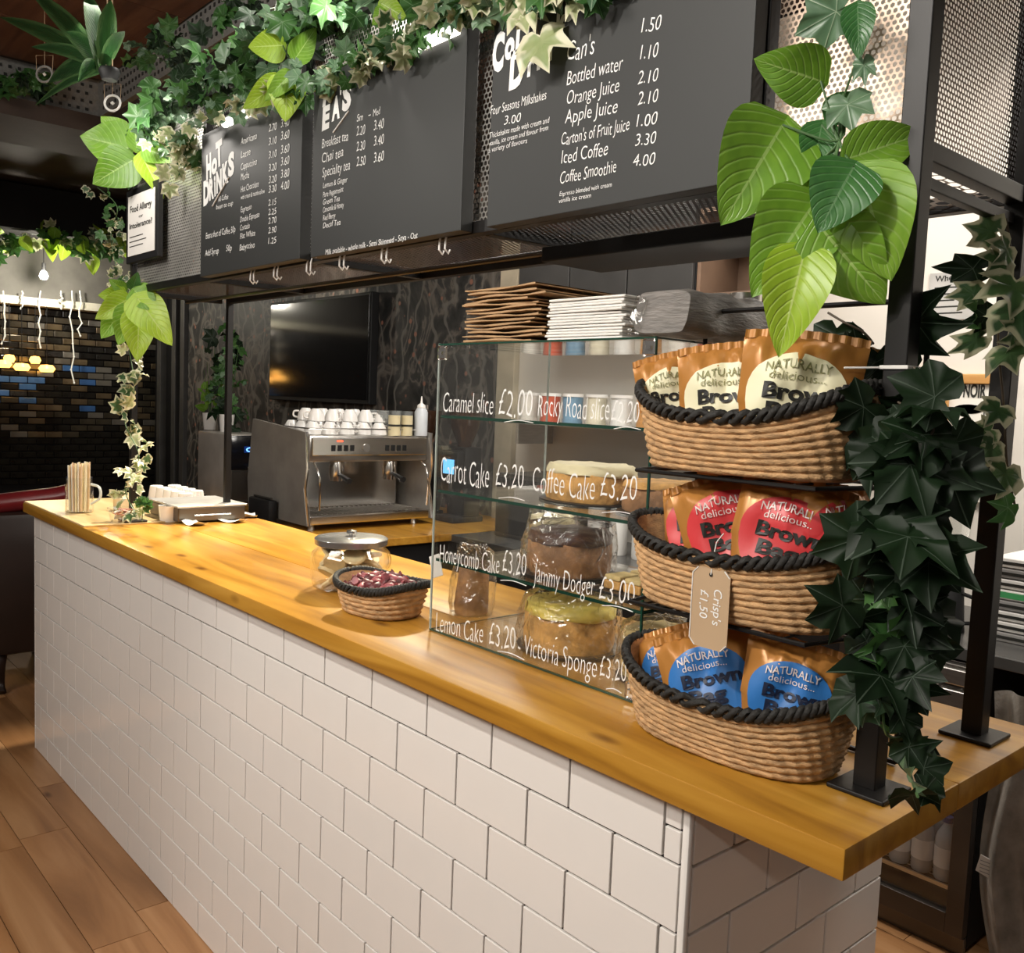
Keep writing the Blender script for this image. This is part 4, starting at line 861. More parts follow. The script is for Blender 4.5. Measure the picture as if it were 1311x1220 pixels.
MB().box((-4.5, .98, .865), (-2.62, 2.2395, .9), .003).build('counter_top', m_top, lc); MB().box((-4.46, 1.02, 0), (-2.66, 2.2395, .865)).build('cupboard_body', m_blackm, lc)
# fridge
fr = thing('drinks_fridge', 'under-counter glass-door fridge of water bottles below the back counter', 'fridge', (-.29, 1.9, 0))
FX0, FX1 = -.55, -.03
FX0, FX1 = at(1060, 1000, 1, 1.63).x, at(1238, 1100, 1, 1.63).x
MB().box((FX0, 1.70, .02), (FX1, 1.715, .86)).box((FX0, 2.2, .02), (FX1, 2.22, .86)).box((FX0, 1.715, .02), (FX0 + .015, 2.2, .86)).box((FX1 - .015, 1.715, .02), (FX1, 2.2, .86)).box((FX0, 1.7, .84), (FX1, 2.2, .86)).box((FX0, 1.7, .02), (FX1, 2.2, .05)).build('cabinet', m_blackm, fr)
frb = fr.children[0].data
fr.children[0].data = MB().box((FX0, 2.2, .02), (FX1, 2.22, .86)).box((FX0, 1.68, .02), (FX0 + .015, 2.2, .86)).box((FX1 - .015, 1.68, .02), (FX1, 2.2, .86)).box((FX0 + .015, 1.68, .84), (FX1 - .015, 2.2, .86)).box((FX0 + .015, 1.68, .02), (FX1 - .015, 2.2, .05)).mesh('cabinet', m_blackm)
dfm = mat('brown_grey_door_frame', (.07, .058, .048), .35, .5)
dr = MB().box((FX0, 1.64, .06), (FX0 + .04, 1.676, .855), .002).box((FX1 - .05, 1.64, .06), (FX1, 1.676, .855), .002).box((FX0 + .04, 1.64, .06), (FX1 - .05, 1.676, .12), .002).box((FX0 + .04, 1.64, .81), (FX1 - .05, 1.676, .855), .002).build('door', dfm, fr)
MB().box((FX0 + .04, 1.655, .12), (FX1 - .05, 1.66, .81)).build('door_glass', m_glass, dr)
MB().box((FX0, 1.66, .0), (FX1, 1.675, .055), .002).build('kick_plate', m_dsteel, fr)
for z in (.17, .5):
    q = MB()
    for k in range(14): q.tube([(FX0 + .02, 1.70 + k * .035, z), (FX1 - .02, 1.70 + k * .035, z)], .0015, 5)
    q.box((FX0 + .02, 1.69, z - .006), (FX1 - .02, 1.696, z + .006)).build('wire_shelf', m_steel, fr)
l_ = bpy.data.lights.new('fridge_lamp', 'POINT'); l_.energy = .9; l_.color = (.8, .9, 1); l_.shadow_soft_size = .03; lo = bpy.data.objects.new('fridge_lamp', l_); lo.location = ((FX0 + FX1) / 2, 1.75, .82); COL.objects.link(lo)
bt = thing('water_bottle', 'clear plastic water bottle on the lower fridge shelf', 'bottle', (0, 0, 0), 'water bottles in the fridge')
MB().lathe([(0, 0), (.028, 0), (.031, .006), (.031, .12), (.026, .14), (.012, .165), (.012, .172), (0, .172)], (0, 0, 0), 16).build('bottle_body', mat('water_plastic', (.42, .46, .5), .12, trans=.2), bt, smooth=50)
MB().lathe([(.0316, .04), (.0316, .1)], (0, 0, 0), 16).build('paper_label', mat('bottle_label', (.6, .62, .65), .5), bt, smooth=True); MB().lathe([(0, .19), (.014, .19), (.014, .173), (.0, .173)], (0, 0, 0), 12).build('cap', mat('navy_cap', (.02, .04, .16), .4), bt, smooth=40)
for i in range(6):
    for j in range(2):
        c = bt if (i, j) == (0, 0) else copy_tree(bt); c.location = (FX1 - .1 - i * .068, 1.735 + j * .07, .1722)
# drawers unit upper right
t = thing('steel_drawer_unit', 'stainless two-drawer unit standing under the back counter edge', 'drawer unit', (-.2, 1.7, .5))
q0, q1 = at(1192, 840, 1, 1.6), at(1242, 890, 1, 1.6)
x0, x1 = q0.x - .12, q1.x + .03
# low steel under-counter machine visible behind worktop
MB().box((x0, 1.6, .66), (x1, 1.632, .855), .003).build('body', m_dsteel, t)
for z0_, z1_ in ((.80, .845), (.72, .785)): MB().box((x0 + .01, 1.585, z0_), (x1 - .01, 1.599, z1_), .003).build('drawer', m_steel, t)
# right wall decor
sg = thing('cafe_sign', 'white cafe sign with a cup drawing in an orange wooden frame on the pale wall', 'sign', (-.6, 2.22, 1.4))
sx0, sx1 = at(1165, 483, 1, 2.22).x, at(1262, 483, 1, 2.22).x; sz = at(1200, 483, 1, 2.22).z
m_owood = wood('orange_pine', (.3, .13, .03), (.5, .25, .07), (.6, .33, .11), 2, 0, .5, False)
MB().box((sx0 - .1, 2.205, sz - .022), (sx1 + .06, 2.2395, sz + .012), .003).build('frame_rail', m_owood, sg)
xm_ = at(1210, 520, 1, 2.22).x; MB().box((xm_ - .02, 2.205, sz - .5), (xm_ + .012, 2.2395, sz - .023), .003).build('frame_post', m_owood, sg)
MB().box((xm_ + .0125, 2.22, sz - .42), (sx1 + .06, 2.238, sz - .0235)).box((sx0 - .1, 2.22, sz - .42), (xm_ - .0205, 2.238, sz - .0235)).build('sign_panel', mat('sign_white', (.78, .75, .68), .6, var=.03), sg)
mb = MB(); a = at(1217, 500, 1, 2.219); b = at(1237, 502, 1, 2.219); put_text(mb, 'Cafe', a, b, .03, (0, -1, 0), 0, .4); a = at(1233, 508, 1, 2.219); b = at(1262, 509, 1, 2.219); put_text(mb, 'NOIR', a, b, .045, (0, -1, 0), .03)
mb.build('lettering', m_ink, sg)
ccx = at(1240, 520, 1, 2.219); mb = MB(); mb.lathe([(0, 0), (1, 0)], (0, 0, 0), 20, .05, .016); mb.v = [(ccx.x + v[0], 2.2185, ccx.z + v[1] - .01) for v in mb.v]
for s_ in (-1, 1): mb.tube(curve_pts([(ccx.x + s_ * .052, 2.2185, ccx.z - .01), (ccx.x + s_ * .05, 2.2185, ccx.z - .06), (ccx.x + s_ * .02, 2.2185, ccx.z - .1)], 4), .002, 4)
mb.build('cup_drawing', m_ink, sg)
nt_ = thing('wall_notice', 'pale grey notice sheet on the cream wall above the cafe sign', 'notice', (-.6, 2.23, 1.9))
n0, n1 = at(1190, 350, 1, 2.23), at(1250, 408, 1, 2.23)
MB().box((n0.x, 2.235, n1.z), (n1.x, 2.239, n0.z), .0005).build('sheet', mat('grey_sheet', (.42, .41, .39), .7), nt_)
mb = MB(); put_text(mb, 'When You', (n0.x + .02, 2.235, n0.z - .03), (n1.x - .02, 2.235, n0.z - .03), .02, (0, -1, 0), .02)
for i in range(7): mb.box((n0.x + .02, 2.2343, n0.z - .055 - i * .022), (n1.x - .02 - .03 * (i % 3), 2.2349, n0.z - .05 - i * .022))
mb.build('lettering', m_ink, nt_)
# magazine / label stack right
mg = at(1290, 798, 1, 1.9)
for i in range(8):
    z = .9005 + i * .031; t = thing('paper_ream', 'flat carton packet, ' + ORD[7 - i] + ' from the top of the back worktop stack', 'packet', (mg.x, 1.95, z), 'packets stacked on the back counter')
    MB().box((mg.x - .02 + r2.uniform(-.006, .006), 1.8, z), (mg.x + .3, 2.1, z + .028), .003).build('packet_body', m_paper if i % 3 else mat('grey_packet', (.3, .29, .28), .6), t)
    if i == 4: MB().box((mg.x - .01, 1.7985, z + .005), (mg.x + .29, 1.7995, z + .022)).build('green_band', mat('green_band', (.05, .3, .1), .6), t)
    else: q = MB(); q.box((mg.x, 1.7988, z + .009), (mg.x + .2, 1.7996, z + .018)); q.build('printed_band', m_ink, t)
# blender jug / black grinder behind ivy
q = at(1205, 770, 1, 1.8); t = thing('jug_blender', 'black-based blender with a clear jug and curved handle on the back counter', 'blender', (q.x, 1.8, .9))
MB().lathe([(0, 0), (.07, 0), (.068, .02), (.058, .16), (.05, .17), (0, .17)], (q.x, 1.8, .9005), 20).build('base', m_blackm, t, smooth=50); MB().lathe([(.045, 0), (.052, .02), (.072, .2), (.074, .2), (.054, .018), (.045, 0)], (q.x, 1.8, 1.072), 20).build('jug', m_glass, t, smooth=50)
MB().lathe([(0, 0), (.075, 0), (.072, .03), (.03, .04), (0, .04)], (q.x, 1.8, 1.273), 20).build('lid', m_blackm, t, smooth=50); MB().tube(curve_pts([(q.x + .06, 1.8, 1.02), (q.x + .12, 1.8, 1.0), (q.x + .13, 1.8, .95), (q.x + .066, 1.8, .93)], 5), .006, 8).build('handle', m_blackm, t, smooth=True)
# ------------------------------------------------------------------ back-right shelf with containers (seen through cabinet)
ws = thing('wall_shelf', 'pale steel shelf on the rear wall seen through the cake cabinet', 'shelf', (-2.2, 2.1, 1.45))
MB().box((-2.75, 1.98, 1.43), (-1.2, 2.2395, 1.45), .002).build('board', m_steel, ws)
for x in (-2.6, -1.35): MB().box((x, 2.0, 1.33), (x + .02, 2.2395, 1.43), .002).build('bracket', m_steel, ws)
cc = [(.75, .72, .66), (.55, .1, .05), (.2, .35, .5), (.75, .7, .55), (.8, .8, .78), (.6, .3, .1)]
for i in range(9):
    x = -2.62 + i * .155; t = thing('storage_tub', f'{("white", "red", "blue", "cream", "bright white", "orange")[i % 6]} round tub, {("first", "second", "third", "fourth", "fifth", "sixth", "seventh", "eighth", "ninth")[i]} from the left on the rear wall shelf', 'tub', (x, 2.1, 1.4505))
    MB().lathe([(0, 0), (.045, 0), (.05, .12), (0, .12)], (x, 2.1, 1.4505), 16).build('tub_body', mat('tub_colour_%d' % (i % 6), cc[i % 6], .4), t, smooth=50); MB().lathe([(0, .1205), (.053, .1205), (.053, .135), (0, .136)], (x, 2.1, 1.4505), 16).build('lid', m_white, t, smooth=50)
t = thing('microwave_oven', 'dark grey box oven on the back counter behind the cabinet', 'oven', (-2.2, 1.95, .9))
MB().box((-2.5, 1.8, .9005), (-2.05, 2.15, 1.2), .006).build('body', m_dsteel, t); MB().box((-2.48, 1.788, .92), (-2.15, 1.799, 1.18), .003).build('door', m_blackm, t)
for i in range(7):
    x = -1.95 + i * .13; t = thing('milk_bottle', 'tall white bottle on the back counter behind the cake cabinet', 'bottle', (x, 1.95, .9), 'white bottles behind the cabinet')
    MB().lathe([(0, 0), (.038, 0), (.04, .01), (.04, .19), (.018, .24), (.018, .26), (0, .26)], (x, 1.92, .9005), 16).build('bottle_body', m_white, t, smooth=50)
    MB().lathe([(0, .261), (.02, .261), (.02, .278), (0, .278)], (x, 1.92, .9005), 12).build('cap', mat('green_cap', (.05, .3, .1), .5), t, smooth=50)
a = at(760, 340, 1, 1.95); b = at(886, 376, 1, 1.95); c_ = at(950, 376, 1, 1.95)
t = thing('wall_cupboard', 'black wall cupboard high on the rear wall under the rack line', 'cupboard', ((a.x + b.x) / 2, 2.1, b.z))
MB().box((a.x - .5, 1.97, b.z), (b.x, 2.2395, a.z + .28), .003).build('cupboard_body', m_blackm, t)
for k in range(3): w_ = (b.x - a.x + .5) / 3; MB().box((a.x - .5 + k * w_ + .004, 1.95, b.z), (a.x - .5 + (k + 1) * w_ - .004, 1.969, a.z + .28), .003).build('door', mat('dark_grey_door', (.03, .029, .028), .4), t)
t = thing('wooden_wall_box', 'brown wooden box shelf on the rear wall right of the black wall cupboard', 'shelf', ((b.x + c_.x) / 2, 2.1, b.z))
MB().box((b.x + .004, 1.97, b.z - .02), (c_.x + .12, 2.2395, b.z)).box((b.x + .004, 2.22, b.z), (c_.x + .12, 2.2395, a.z + .16)).box((b.x + .004, 1.97, b.z), (b.x + .022, 2.22, a.z + .16)).box((c_.x + .1, 1.97, b.z), (c_.x + .12, 2.22, a.z + .16)).box((b.x + .004, 1.97, a.z + .16), (c_.x + .12, 2.2395, a.z + .18)).build('box_body', mat('brown_box_wood', (.16, .1, .065), .6, var=.3, nscale=4), t)
# ================================================================== TV
p0, p1 = at(346, 387, 1, 2.18), at(476, 374, 1, 2.18); z1_ = (p0.z + p1.z) / 2; z0_ = at(355, 512, 1, 2.18).z
tv = thing('television', 'black flat television on the dark floral wall above the espresso machine', 'television', ((p0.x + p1.x) / 2, 2.2, z0_))
MB().box((p0.x, 2.18, z0_), (p1.x, 2.2395, z1_), .006).build('housing', m_blackm, tv); MB().box((p0.x + .02, 2.176, z0_ + .03), (p1.x - .02, 2.1795, z1_ - .02), .001).build('screen', mat('black_glass_screen', (.008, .008, .009), .08, var=.0, coat=1), tv)
# ================================================================== ESPRESSO MACHINE
em = thing('espresso_machine', 'wide chrome espresso machine with cups piled on top', 'espresso machine', (-3.25, 1.4, .9))
MX, MY0, MY1 = -3.0, 1.04, 1.76
MB().box((-3.5, MY0 + .03, 1.22), (MX + .02, MY1 - .02, 1.345), .01).build('upper_body', m_steel, em, smooth=True)
MB().box((-3.5, MY0 + .05, .975), (-3.2, MY1 - .05, 1.219), .005).build('back_body', m_chrome, em)
MB().box((MX + .02, MY0 + .04, 1.25), (MX + .032, MY1 - .03, 1.335), .004).build('control_panel', m_chrome, em)
MB().box((-3.52, MY0 + .02, .93), (MX + .06, MY1 - .02, .975), .008).build('drip_tray', m_chrome, em)
q = MB()
for k in range(22): q.tube([(-3.18, MY0 + .06 + k * .028, .978), (MX + .05, MY0 + .06 + k * .028, .978)], .003, 5)
q.build('drip_grille', m_steel, em)
for y in (MY0, MY1 - .018):
    pts = [(MX + .07, y, .93), (MX + .03, y, 1.1), (MX + .05, y, 1.2), (MX + .035, y, 1.36), (-3.5, y, 1.40), (-3.55, y, 1.1), (-3.53, y, .93)]
    n_ = len(pts); vs = pts + [(a, b + .018, c) for a, b, c in pts]
    MB().add(vs, [tuple(range(n_))[::-1], tuple(range(n_, 2 * n_))] + [(i, (i + 1) % n_, (i + 1) % n_ + n_, i + n_) for i in range(n_)]).build('side_panel', mat('grey_side_panel', (.34, .32, .29), .35, .5), em)
    MB().tube([(a, y + .009, c) for a, b, c in pts[:4]], .007, 6).build('side_edge', m_chrome, em, smooth=True)
for x in (-3.45, MX): 
    for y in (MY0 + .06, MY1 - .08): MB().lathe([(0, 0), (.018, 0), (.012, .03), (0, .03)], (x, y, .9003), 10).build('foot', m_steel, em)
for y in (MY0 + .2, MY0 + .5):
    gh = MB().lathe([(0, 0), (.035, 0), (.037, .03), (.03, .07), (0, .07)], (MX - .02, y, 1.148), 16).build('group_head', m_chrome, em, smooth=50)
    MB().tube([(MX + .01, y, 1.16), (MX + .09, y - .02, 1.15), (MX + .15, y - .03, 1.14)], [.008, .012, .014], 8).build('portafilter_handle', m_blackm, em, smooth=True)
    MB().lathe([(0, 0), (.032, 0), (.034, .02), (0, .02)], (MX - .02, y, 1.127), 14).build('portafilter', m_chrome, em, smooth=50)
for y0 in (MY0 + .14, MY0 + .44):
    for k in range(4): MB().box((MX + .0322, y0 + k * .034, 1.272), (MX + .036, y0 + k * .034 + .02, 1.3), .001).build('button', m_blackm, em)
MB().box((MX + .0322, MY0 + .17, 1.315), (MX + .035, MY0 + .2, 1.323)).build('indicator_light', mat('red_lamp', (.4, .02, .01), .4, emis=(1, .08, .03), estr=3), em)
MB().lathe([(0, 0), (.02, 0), (.02, .004), (0, .004)], (0, 0, 0), 14).build('emblem', m_steel, em).matrix_local = Matrix.Translation(Vector((MX + .0325, MY0 + .33, 1.287)) - Vector(em['wo'])) @ Matrix.Rotation(math.pi / 2, 4, 'Y')
for y in (MY0 + .05, MY1 - .06): MB().tube(curve_pts([(MX + .03, y, 1.22), (MX + .09, y, 1.15), (MX + .07, y + .01, 1.0)], 4), .005, 6).build('steam_wand', m_chrome, em, smooth=True)
MB().tube([(-3.45, MY0 + .04, 1.375), (MX, MY0 + .04, 1.375), (MX, MY1 - .04, 1.375), (-3.45, MY1 - .04, 1.375)], .004, 6).build('cup_rail', m_chrome, em, smooth=True)
cp = thing('coffee_cup', 'white coffee cup upturned on the espresso machine', 'cup', (0, 0, 0), 'white cups on the espresso machine')
MB().lathe([(.04, 0), (.042, .002), (.036, .035), (.024, .054), (.02, .06), (0, .059)], (0, 0, 0), 18).build('bowl', m_white, cp, smooth=50); MB().tube(curve_pts([(.038, 0, .015), (.058, 0, .02), (.056, 0, .042), (.032, 0, .044)], 4), .0045, 6).build('handle', m_white, cp, smooth=True)
ci = 0
for i in range(3):
    for j in range(6):
        c = cp if ci == 0 else copy_tree(cp); ci += 1
        c['label'] = 'white cup, lower layer on the espresso machine, ' + ('front', 'middle', 'back')[i] + ' row, ' + ORD[j] + ' from left'; c.location = (-3.06 - i * .1, MY0 + .09 + j * .092, 1.3455); c.rotation_euler = (0, 0, rnd.random() * 6.28)
for i in range(2):
    for j in range(5):
        c = copy_tree(cp); c['label'] = 'white cup, upper layer on the espresso machine, ' + ('front', 'back')[i] + ' row, ' + ORD[j] + ' from left'; c.location = (-3.11 - i * .1, MY0 + .135 + j * .092, 1.4062); c.rotation_euler = (0, 0, rnd.random() * 6.28)
gl = thing('drinking_glass', 'clear upturned tumbler beside the cups on the espresso machine', 'glass', (0, 0, 0), 'tumblers on the espresso machine')
MB().lathe([(.033, 0), (.035, 0), (.03, .12), (0, .122), (0, .118), (.028, .116), (.033, 0)], (0, 0, 0), 14).build('glass_wall', mat('bluish_glass', (.55, .57, .56), .1, trans=.7), gl, smooth=50)
for i in range(6):
    c = gl if i == 0 else copy_tree(gl); c.location = (-3.1 - (i // 3) * .09, 1.62 + (i % 3) * .05 if 0 else 1.585 + (i % 3) * .075 - .04, 1.3455)
for i in range(2):
    y = 1.63; t = thing('syrup_tin', ('left', 'right')[i] + ' of two small cream tins by the squeeze bottle', 'tin', (-3.03, 1.56 + i * .08, 1.3455)); c = (-3.01, 1.555 + i * .075, 1.3455)
    t.location = c; t['wo'] = c
    MB().lathe([(0, 0), (.03, 0), (.03, .1), (0, .1)], c, 16).build('tin_body', mat('cream_tin', (.68, .6, .38), .4), t, smooth=50); MB().lathe([(.031, .045), (.031, .055)], c, 16).build('band', m_ink, t, smooth=50)
c = (-3.0, 1.71, 1.3455); t = thing('squeeze_bottle', 'white squeeze bottle with a pointed nozzle on the espresso machine', 'bottle', c)
MB().lathe([(0, 0), (.033, 0), (.034, .005), (.034, .12), (.022, .14), (0, .14)], c, 18).build('bottle_body', mat('milky_plastic', (.62, .66, .7), .35), t, smooth=50); MB().lathe([(.022, .141), (.02, .155), (.006, .165), (.003, .2), (0, .2)], c, 14).build('nozzle', m_white, t, smooth=50)
# boiler
bo = thing('water_boiler', 'steel water boiler with a black front, blue display and tap', 'water boiler', (-4.1, 1.25, .9))
BX0, BX1, BY0, BY1 = -4.32, -3.98, 1.1, 1.36
bq = at(292, 560, 0, -3.98); BX1 = -3.98; BY0 = bq.y - .0; BY1 = at(345, 560, 0, -3.98).y; BZ1 = at(292, 556, 0, -3.98).z; BX0 = at(253, 556, 1, BY0).x
MB().box((BX0, BY0, .93), (BX1, BY1, BZ1), .012).build('body', mat('satin_steel_casing', (.5, .46, .41), .35, .35), bo, smooth=True); MB().box((BX1, BY0 + .004, 1.1), (BX1 + .02, BY1 - .004, BZ1 - .005), .01).build('front_panel', mat('gloss_black', (.006, .006, .008), .15), bo, smooth=True)
MB().box((BX1 + .0, BY0 + .02, .93), (BX1 + .01, BY1 - .02, 1.095)).build('lower_panel', m_dsteel, bo)
for x in (BX0 + .04, BX1 - .05):
    for y in (BY0 + .04, BY1 - .04): MB().lathe([(0, 0), (.012, 0), (.012, .03), (0, .03)], (x, y, .9003), 10).build('foot', m_blackm, bo)
ds = MB().box((BX1 + .0203, BY0 + .085, BZ1 - .1), (BX1 + .0215, BY0 + .2, BZ1 - .065)).build('display', mat('dark_blue_lcd', (.005, .01, .04), .2, emis=(.01, .04, .2), estr=.6), bo)
q = MB(); put_text(q, 'OFF', (BX1 + .0216, BY0 + .095, BZ1 - .095), (BX1 + .0216, BY0 + .19, BZ1 - .095), .024, (1, 0, 0), .03); q.build('display_digits', mat('blue_digits', (.1, .3, .8), .4, emis=(.15, .4, 1), estr=2.5), ds)
MB().lathe([(0, 0), (.012, 0), (.016, .03), (.012, .06), (0, .06)], (BX1 + .05, (BY0 + BY1) / 2, BZ1 - .25), 12).tube([(BX1 + .02, (BY0 + BY1) / 2, BZ1 - .2), (BX1 + .055, (BY0 + BY1) / 2, BZ1 - .2)], .01, 8).tube([(BX1 + .05, (BY0 + BY1) / 2 - .03, BZ1 - .18), (BX1 + .05, (BY0 + BY1) / 2 + .03, BZ1 - .18)], .006, 6).build('tap', m_chrome, bo, smooth=50)
# plants on boiler
for i, (px, lab) in enumerate(((262, 'white pot of bright green foliage on the left of the water boiler'), (283, 'white pot of trailing green foliage on the right of the water boiler'))):
    q = at(px, 545, 1, (BY0 + BY1) / 2 - .02); c = (q.x + .03, (BY0 + BY1) / 2, BZ1 + .0005); t = thing('potted_plant', lab, 'potted plant', c)
    MB().lathe([(0, 0), (.035, 0), (.045, .1), (.041, .1), (.032, .02), (0, .02)], c, 18).build('pot', m_white, t, smooth=50)
    for k in range(30 if i == 0 else 34):
        b = Vector(c) + Vector((rnd.gauss(0, .02), rnd.gauss(0, .02), .1)); d = (rv() + Vector((0, 0, .8))).normalized(); h = rnd.uniform(.02, .16 if i == 0 else .4)
        b2_ = b + Vector((rnd.gauss(0, .05), rnd.gauss(0, .04), h)); leaf(IV[(rnd.choice((1, 1, 0, 2)), rnd.randrange(3))] if i else HL[(rnd.choice((3, 0)), 0)], b2_, b2_ + d * rnd.uniform(.03, .065), TOCAM(b2_) + rv() * .7, t)
    q = MB()
    for k in range(7): q.tube([Vector(c) + Vector((0, 0, .08)), Vector(c) + Vector((rnd.gauss(0, .03), rnd.gauss(0, .03), .2 + .05 * k))], .0015, 5)
    q.build('stems', m_stem, t)
# tall white lamp bracket / faucet behind (pale arc)
# grinders
for i, (px, yv) in enumerate(((538, 1.9), (588, 1.95))):
    q = at(px, 600, 1, yv); x, y = q.x, yv; z = .9005
    t = thing('coffee_grinder', ('coffee grinder with a smoky bean hopper between espresso machine and cabinet', 'coffee grinder with a lit blue screen seen through the cake cabinet')[i], 'coffee grinder', (x, y, .9))
    MB().box((x - .09, y - .1, z), (x + .09, y + .1, z + .03), .005).build('base', m_blackm, t)
    MB().box((x - .075, y - .02, z + .03), (x + .075, y + .09, 1.29), .01).build('body', m_blackm, t, smooth=True)
    MB().box((x - .07, y - .07, 1.12), (x + .07, y - .021, 1.27), .008).build('head', m_blackm, t, smooth=True)
    MB().box((x - .045, y - .073, 1.15), (x + .045, y - .0705, 1.225)).build('screen', mat('cyan_screen', (.02, .1, .2), .3, emis=(.12, .4, .75), estr=2.2), t)
    MB().tube([(x, y - .05, 1.12), (x, y - .055, 1.06)], .014, 8).build('spout', m_chrome, t, smooth=True)
    MB().lathe([(.035, 0), (.04, .02), (.075, .1), (.085, .17), (.085, .18), (.0, .185)], (x, y + .03, 1.2905), 18).build('bean_hopper', mat('smoky_hopper', (.06, .03, .018), .12, trans=.3), t, smooth=50)
    MB().lathe([(0, 0), (.012, 0), (.012, .025), (0, .03)], (x, y + .03, 1.476), 12).build('hopper_knob', m_chrome, t, smooth=50)
# milk jug in grey / black pitcher
c = at(372, 655, 1, 1.0); 
t = thing('black_tamper_box', 'black knock-out box at the left foot of the espresso machine', 'knock box', (-3.25, 1.0, .9)); MB().box((-3.42, .985, .9005), (-3.2, 1.03, 1.02), .008).build('bin', m_blackm, t, smooth=True); MB().tube([(-3.4, 1.008, 1.026), (-3.22, 1.008, 1.026)], .006, 8).build('knock_bar', m_dsteel, t, smooth=True)
# ================================================================== ARMCHAIR
ac = thing('wine_red_armchair', 'dark armchair with wine red leather arms beyond the left end of the counter', 'armchair', (-4.0, .4, 0))
MB().box((-4.25, -.02, .20), (-4.08, .42, .90), .03).build('backrest', m_dbrown, ac, smooth=True)
MB().tube(curve_pts([(-4.165, -.06, .93), (-4.165, .2, .955), (-4.165, .3, .965), (-4.165, .42, .99)], 5), [.05] * 16, 12).build('rolled_top', m_red_l, ac, smooth=50)
MB().box((-4.95, .02, .3), (-4.255, .40, .46), .04).build('seat', m_red_l, ac, smooth=True)
for y, dz in ((-.04, 0), (.44, .0)):
    MB().box((-4.95, y - .05, .2), (-4.26, y + .05, .6), .03).build('arm', m_dbrown, ac, smooth=True)
    MB().tube([(-4.26, y, .64), (-4.93, y, .60)], .055, 12).build('arm_roll', m_red_l, ac, smooth=50)
for x in (-4.15, -4.85):
    for y in (.05, .38): MB().tube(curve_pts([(x, y, .22), (x + .03, y - .01, .15), (x + .005, y, .06), (x + .03, y - .005, .012)], 4), [.035, .033, .03, .028, .025, .022, .02, .018, .016, .016, .018, .022, .024], 10).build('leg', m_dbrown, ac, smooth=50)
# ================================================================== LEFT BACKGROUND: bulb, strings, amber glows added for reflections
pb = at(56, 352, 0, -7.7)
t = thing('bare_bulb', 'glowing bare bulb hanging under the garland at the left', 'light bulb', pb)
MB().lathe([(0, -.04), (.025, -.035), (.035, -.01), (.025, .02), (.014, .035), (0, .035)], pb, 16).build('glass_bulb', mat('bulb_glow', (1, .95, .8), .4, emis=(1, .93, .75), estr=45), t, smooth=50); MB().lathe([(0, .036), (.016, .036), (.016, .1), (0, .1)], pb, 12).build('socket', m_blackm, t, smooth=50)
MB().tube([pb + Vector((0, 0, .1)), pb + Vector((0, 0, .4))], .004, 6).build('cable', m_blackm, t)
lp = point('bulb_light', pb + Vector((.12, 0, -.02)), 26, (1, .93, .78), .04)
m_amb = mat('amber_reflection_glow', (.9, .45, .1), .4, emis=(1, .5, .1), estr=4.5)  # added glow, with its cables, standing in for amber reflections on the bricks
for i, (px, py) in enumerate(((4, 466), (28, 470), (60, 472), (12, 459), (45, 461))):
    p = at(px, py, 0, -7.95); t = thing('amber_reflection', ('leftmost', 'second low', 'rightmost low', 'upper left', 'upper right')[i] + ' amber glow added for a reflection in the dark brick mosaic', 'added glow', p)
    MB().lathe([(0, -.03), (.06, -.03), (.085, 0), (.06, .03), (0, .035)], p, 14, .8 if i < 3 else .55, .8 if i < 3 else .55).build('glow_disc', m_amb, t, smooth=50); MB().tube([p + Vector((0, 0, .034)), Vector((p.x, p.y, 2.199))], .003, 5).build('cable', m_blackm, t)
m_fair = mat('fairy_wire', (.6, .58, .5), .5, emis=(1, .95, .8), estr=.5)
for i, (px, y1) in enumerate(((4, 440), (28, 395), (52, 445), (78, 395), (102, 430), (92, 490))):
    p = at(px, 372, 0, -7.98); q = at(px, y1, 0, -7.98); P = [p]
    for k in range(1, 8): P.append(p.lerp(q, k / 7) + Vector((0, rnd.uniform(-.02, .02), 0)))
    t = thing('icicle_light_string', ('first', 'second', 'third', 'fourth', 'sixth', 'longest, fifth')[i] + ' icicle light strand from the left under the white pelmet', 'string light', p)
    MB().tube(P, .006, 5).build('wire', m_fair, t)
    for k in range(1, 8): MB().lathe([(0, -.012), (.01, 0), (0, .012)], P[k], 6).build('tiny_bulb', m_fair, t)
# ================================================================== GREENERY
CAMR = CR
def bigleaf(t, base, tip, y0, y1, k, wr=1.0, s=0, tilt=(0, 0, 0)):
    b = at(*base, 1, y0); r_ = at(*tip, 1, y1); k_ = (b - CP).dot(CF) / (r_ - CP).dot(CF) * (1 - (y0 - y1) * .35); e_ = CP + (r_ - CP) * k_
    return leaf(HL[(k, s)], b, e_, TOCAM(b) + Vector(tilt) * .45, t, wr * 1.1)
hub = at(1070, 190, 1, .09)
pt = thing('trailing_pothos', 'bunch of big heart-shaped green leaves hanging down the rack right of the menu boards', 'hanging plant', hub)
big = [((1051, 104), (968, 76), .085, .05, 0, 1.0), ((1002, 160), (932, 278), .07, .03, 0, .98), ((1086, 203), (1192, 167), .08, .05, 0, .78), ((1093, 214), (1050, 290), .05, .03, 2, 1.1), ((1102, 222), (1140, 357), .07, .04, 3, .95), ((1044, 258), (968, 370), .07, .03, 0, .9), ((1050, 290), (1133, 390), .05, .02, 3, 1.0), ((1030, 322), (998, 450), .045, .015, 1, .72),
       ((1052, 160), (1040, 225), .1, .09, 2, .9), ((1035, 215), (1010, 285), .1, .09, 0, .9), ((1060, 150), (1100, 115), .1, .09, 2, .9)]
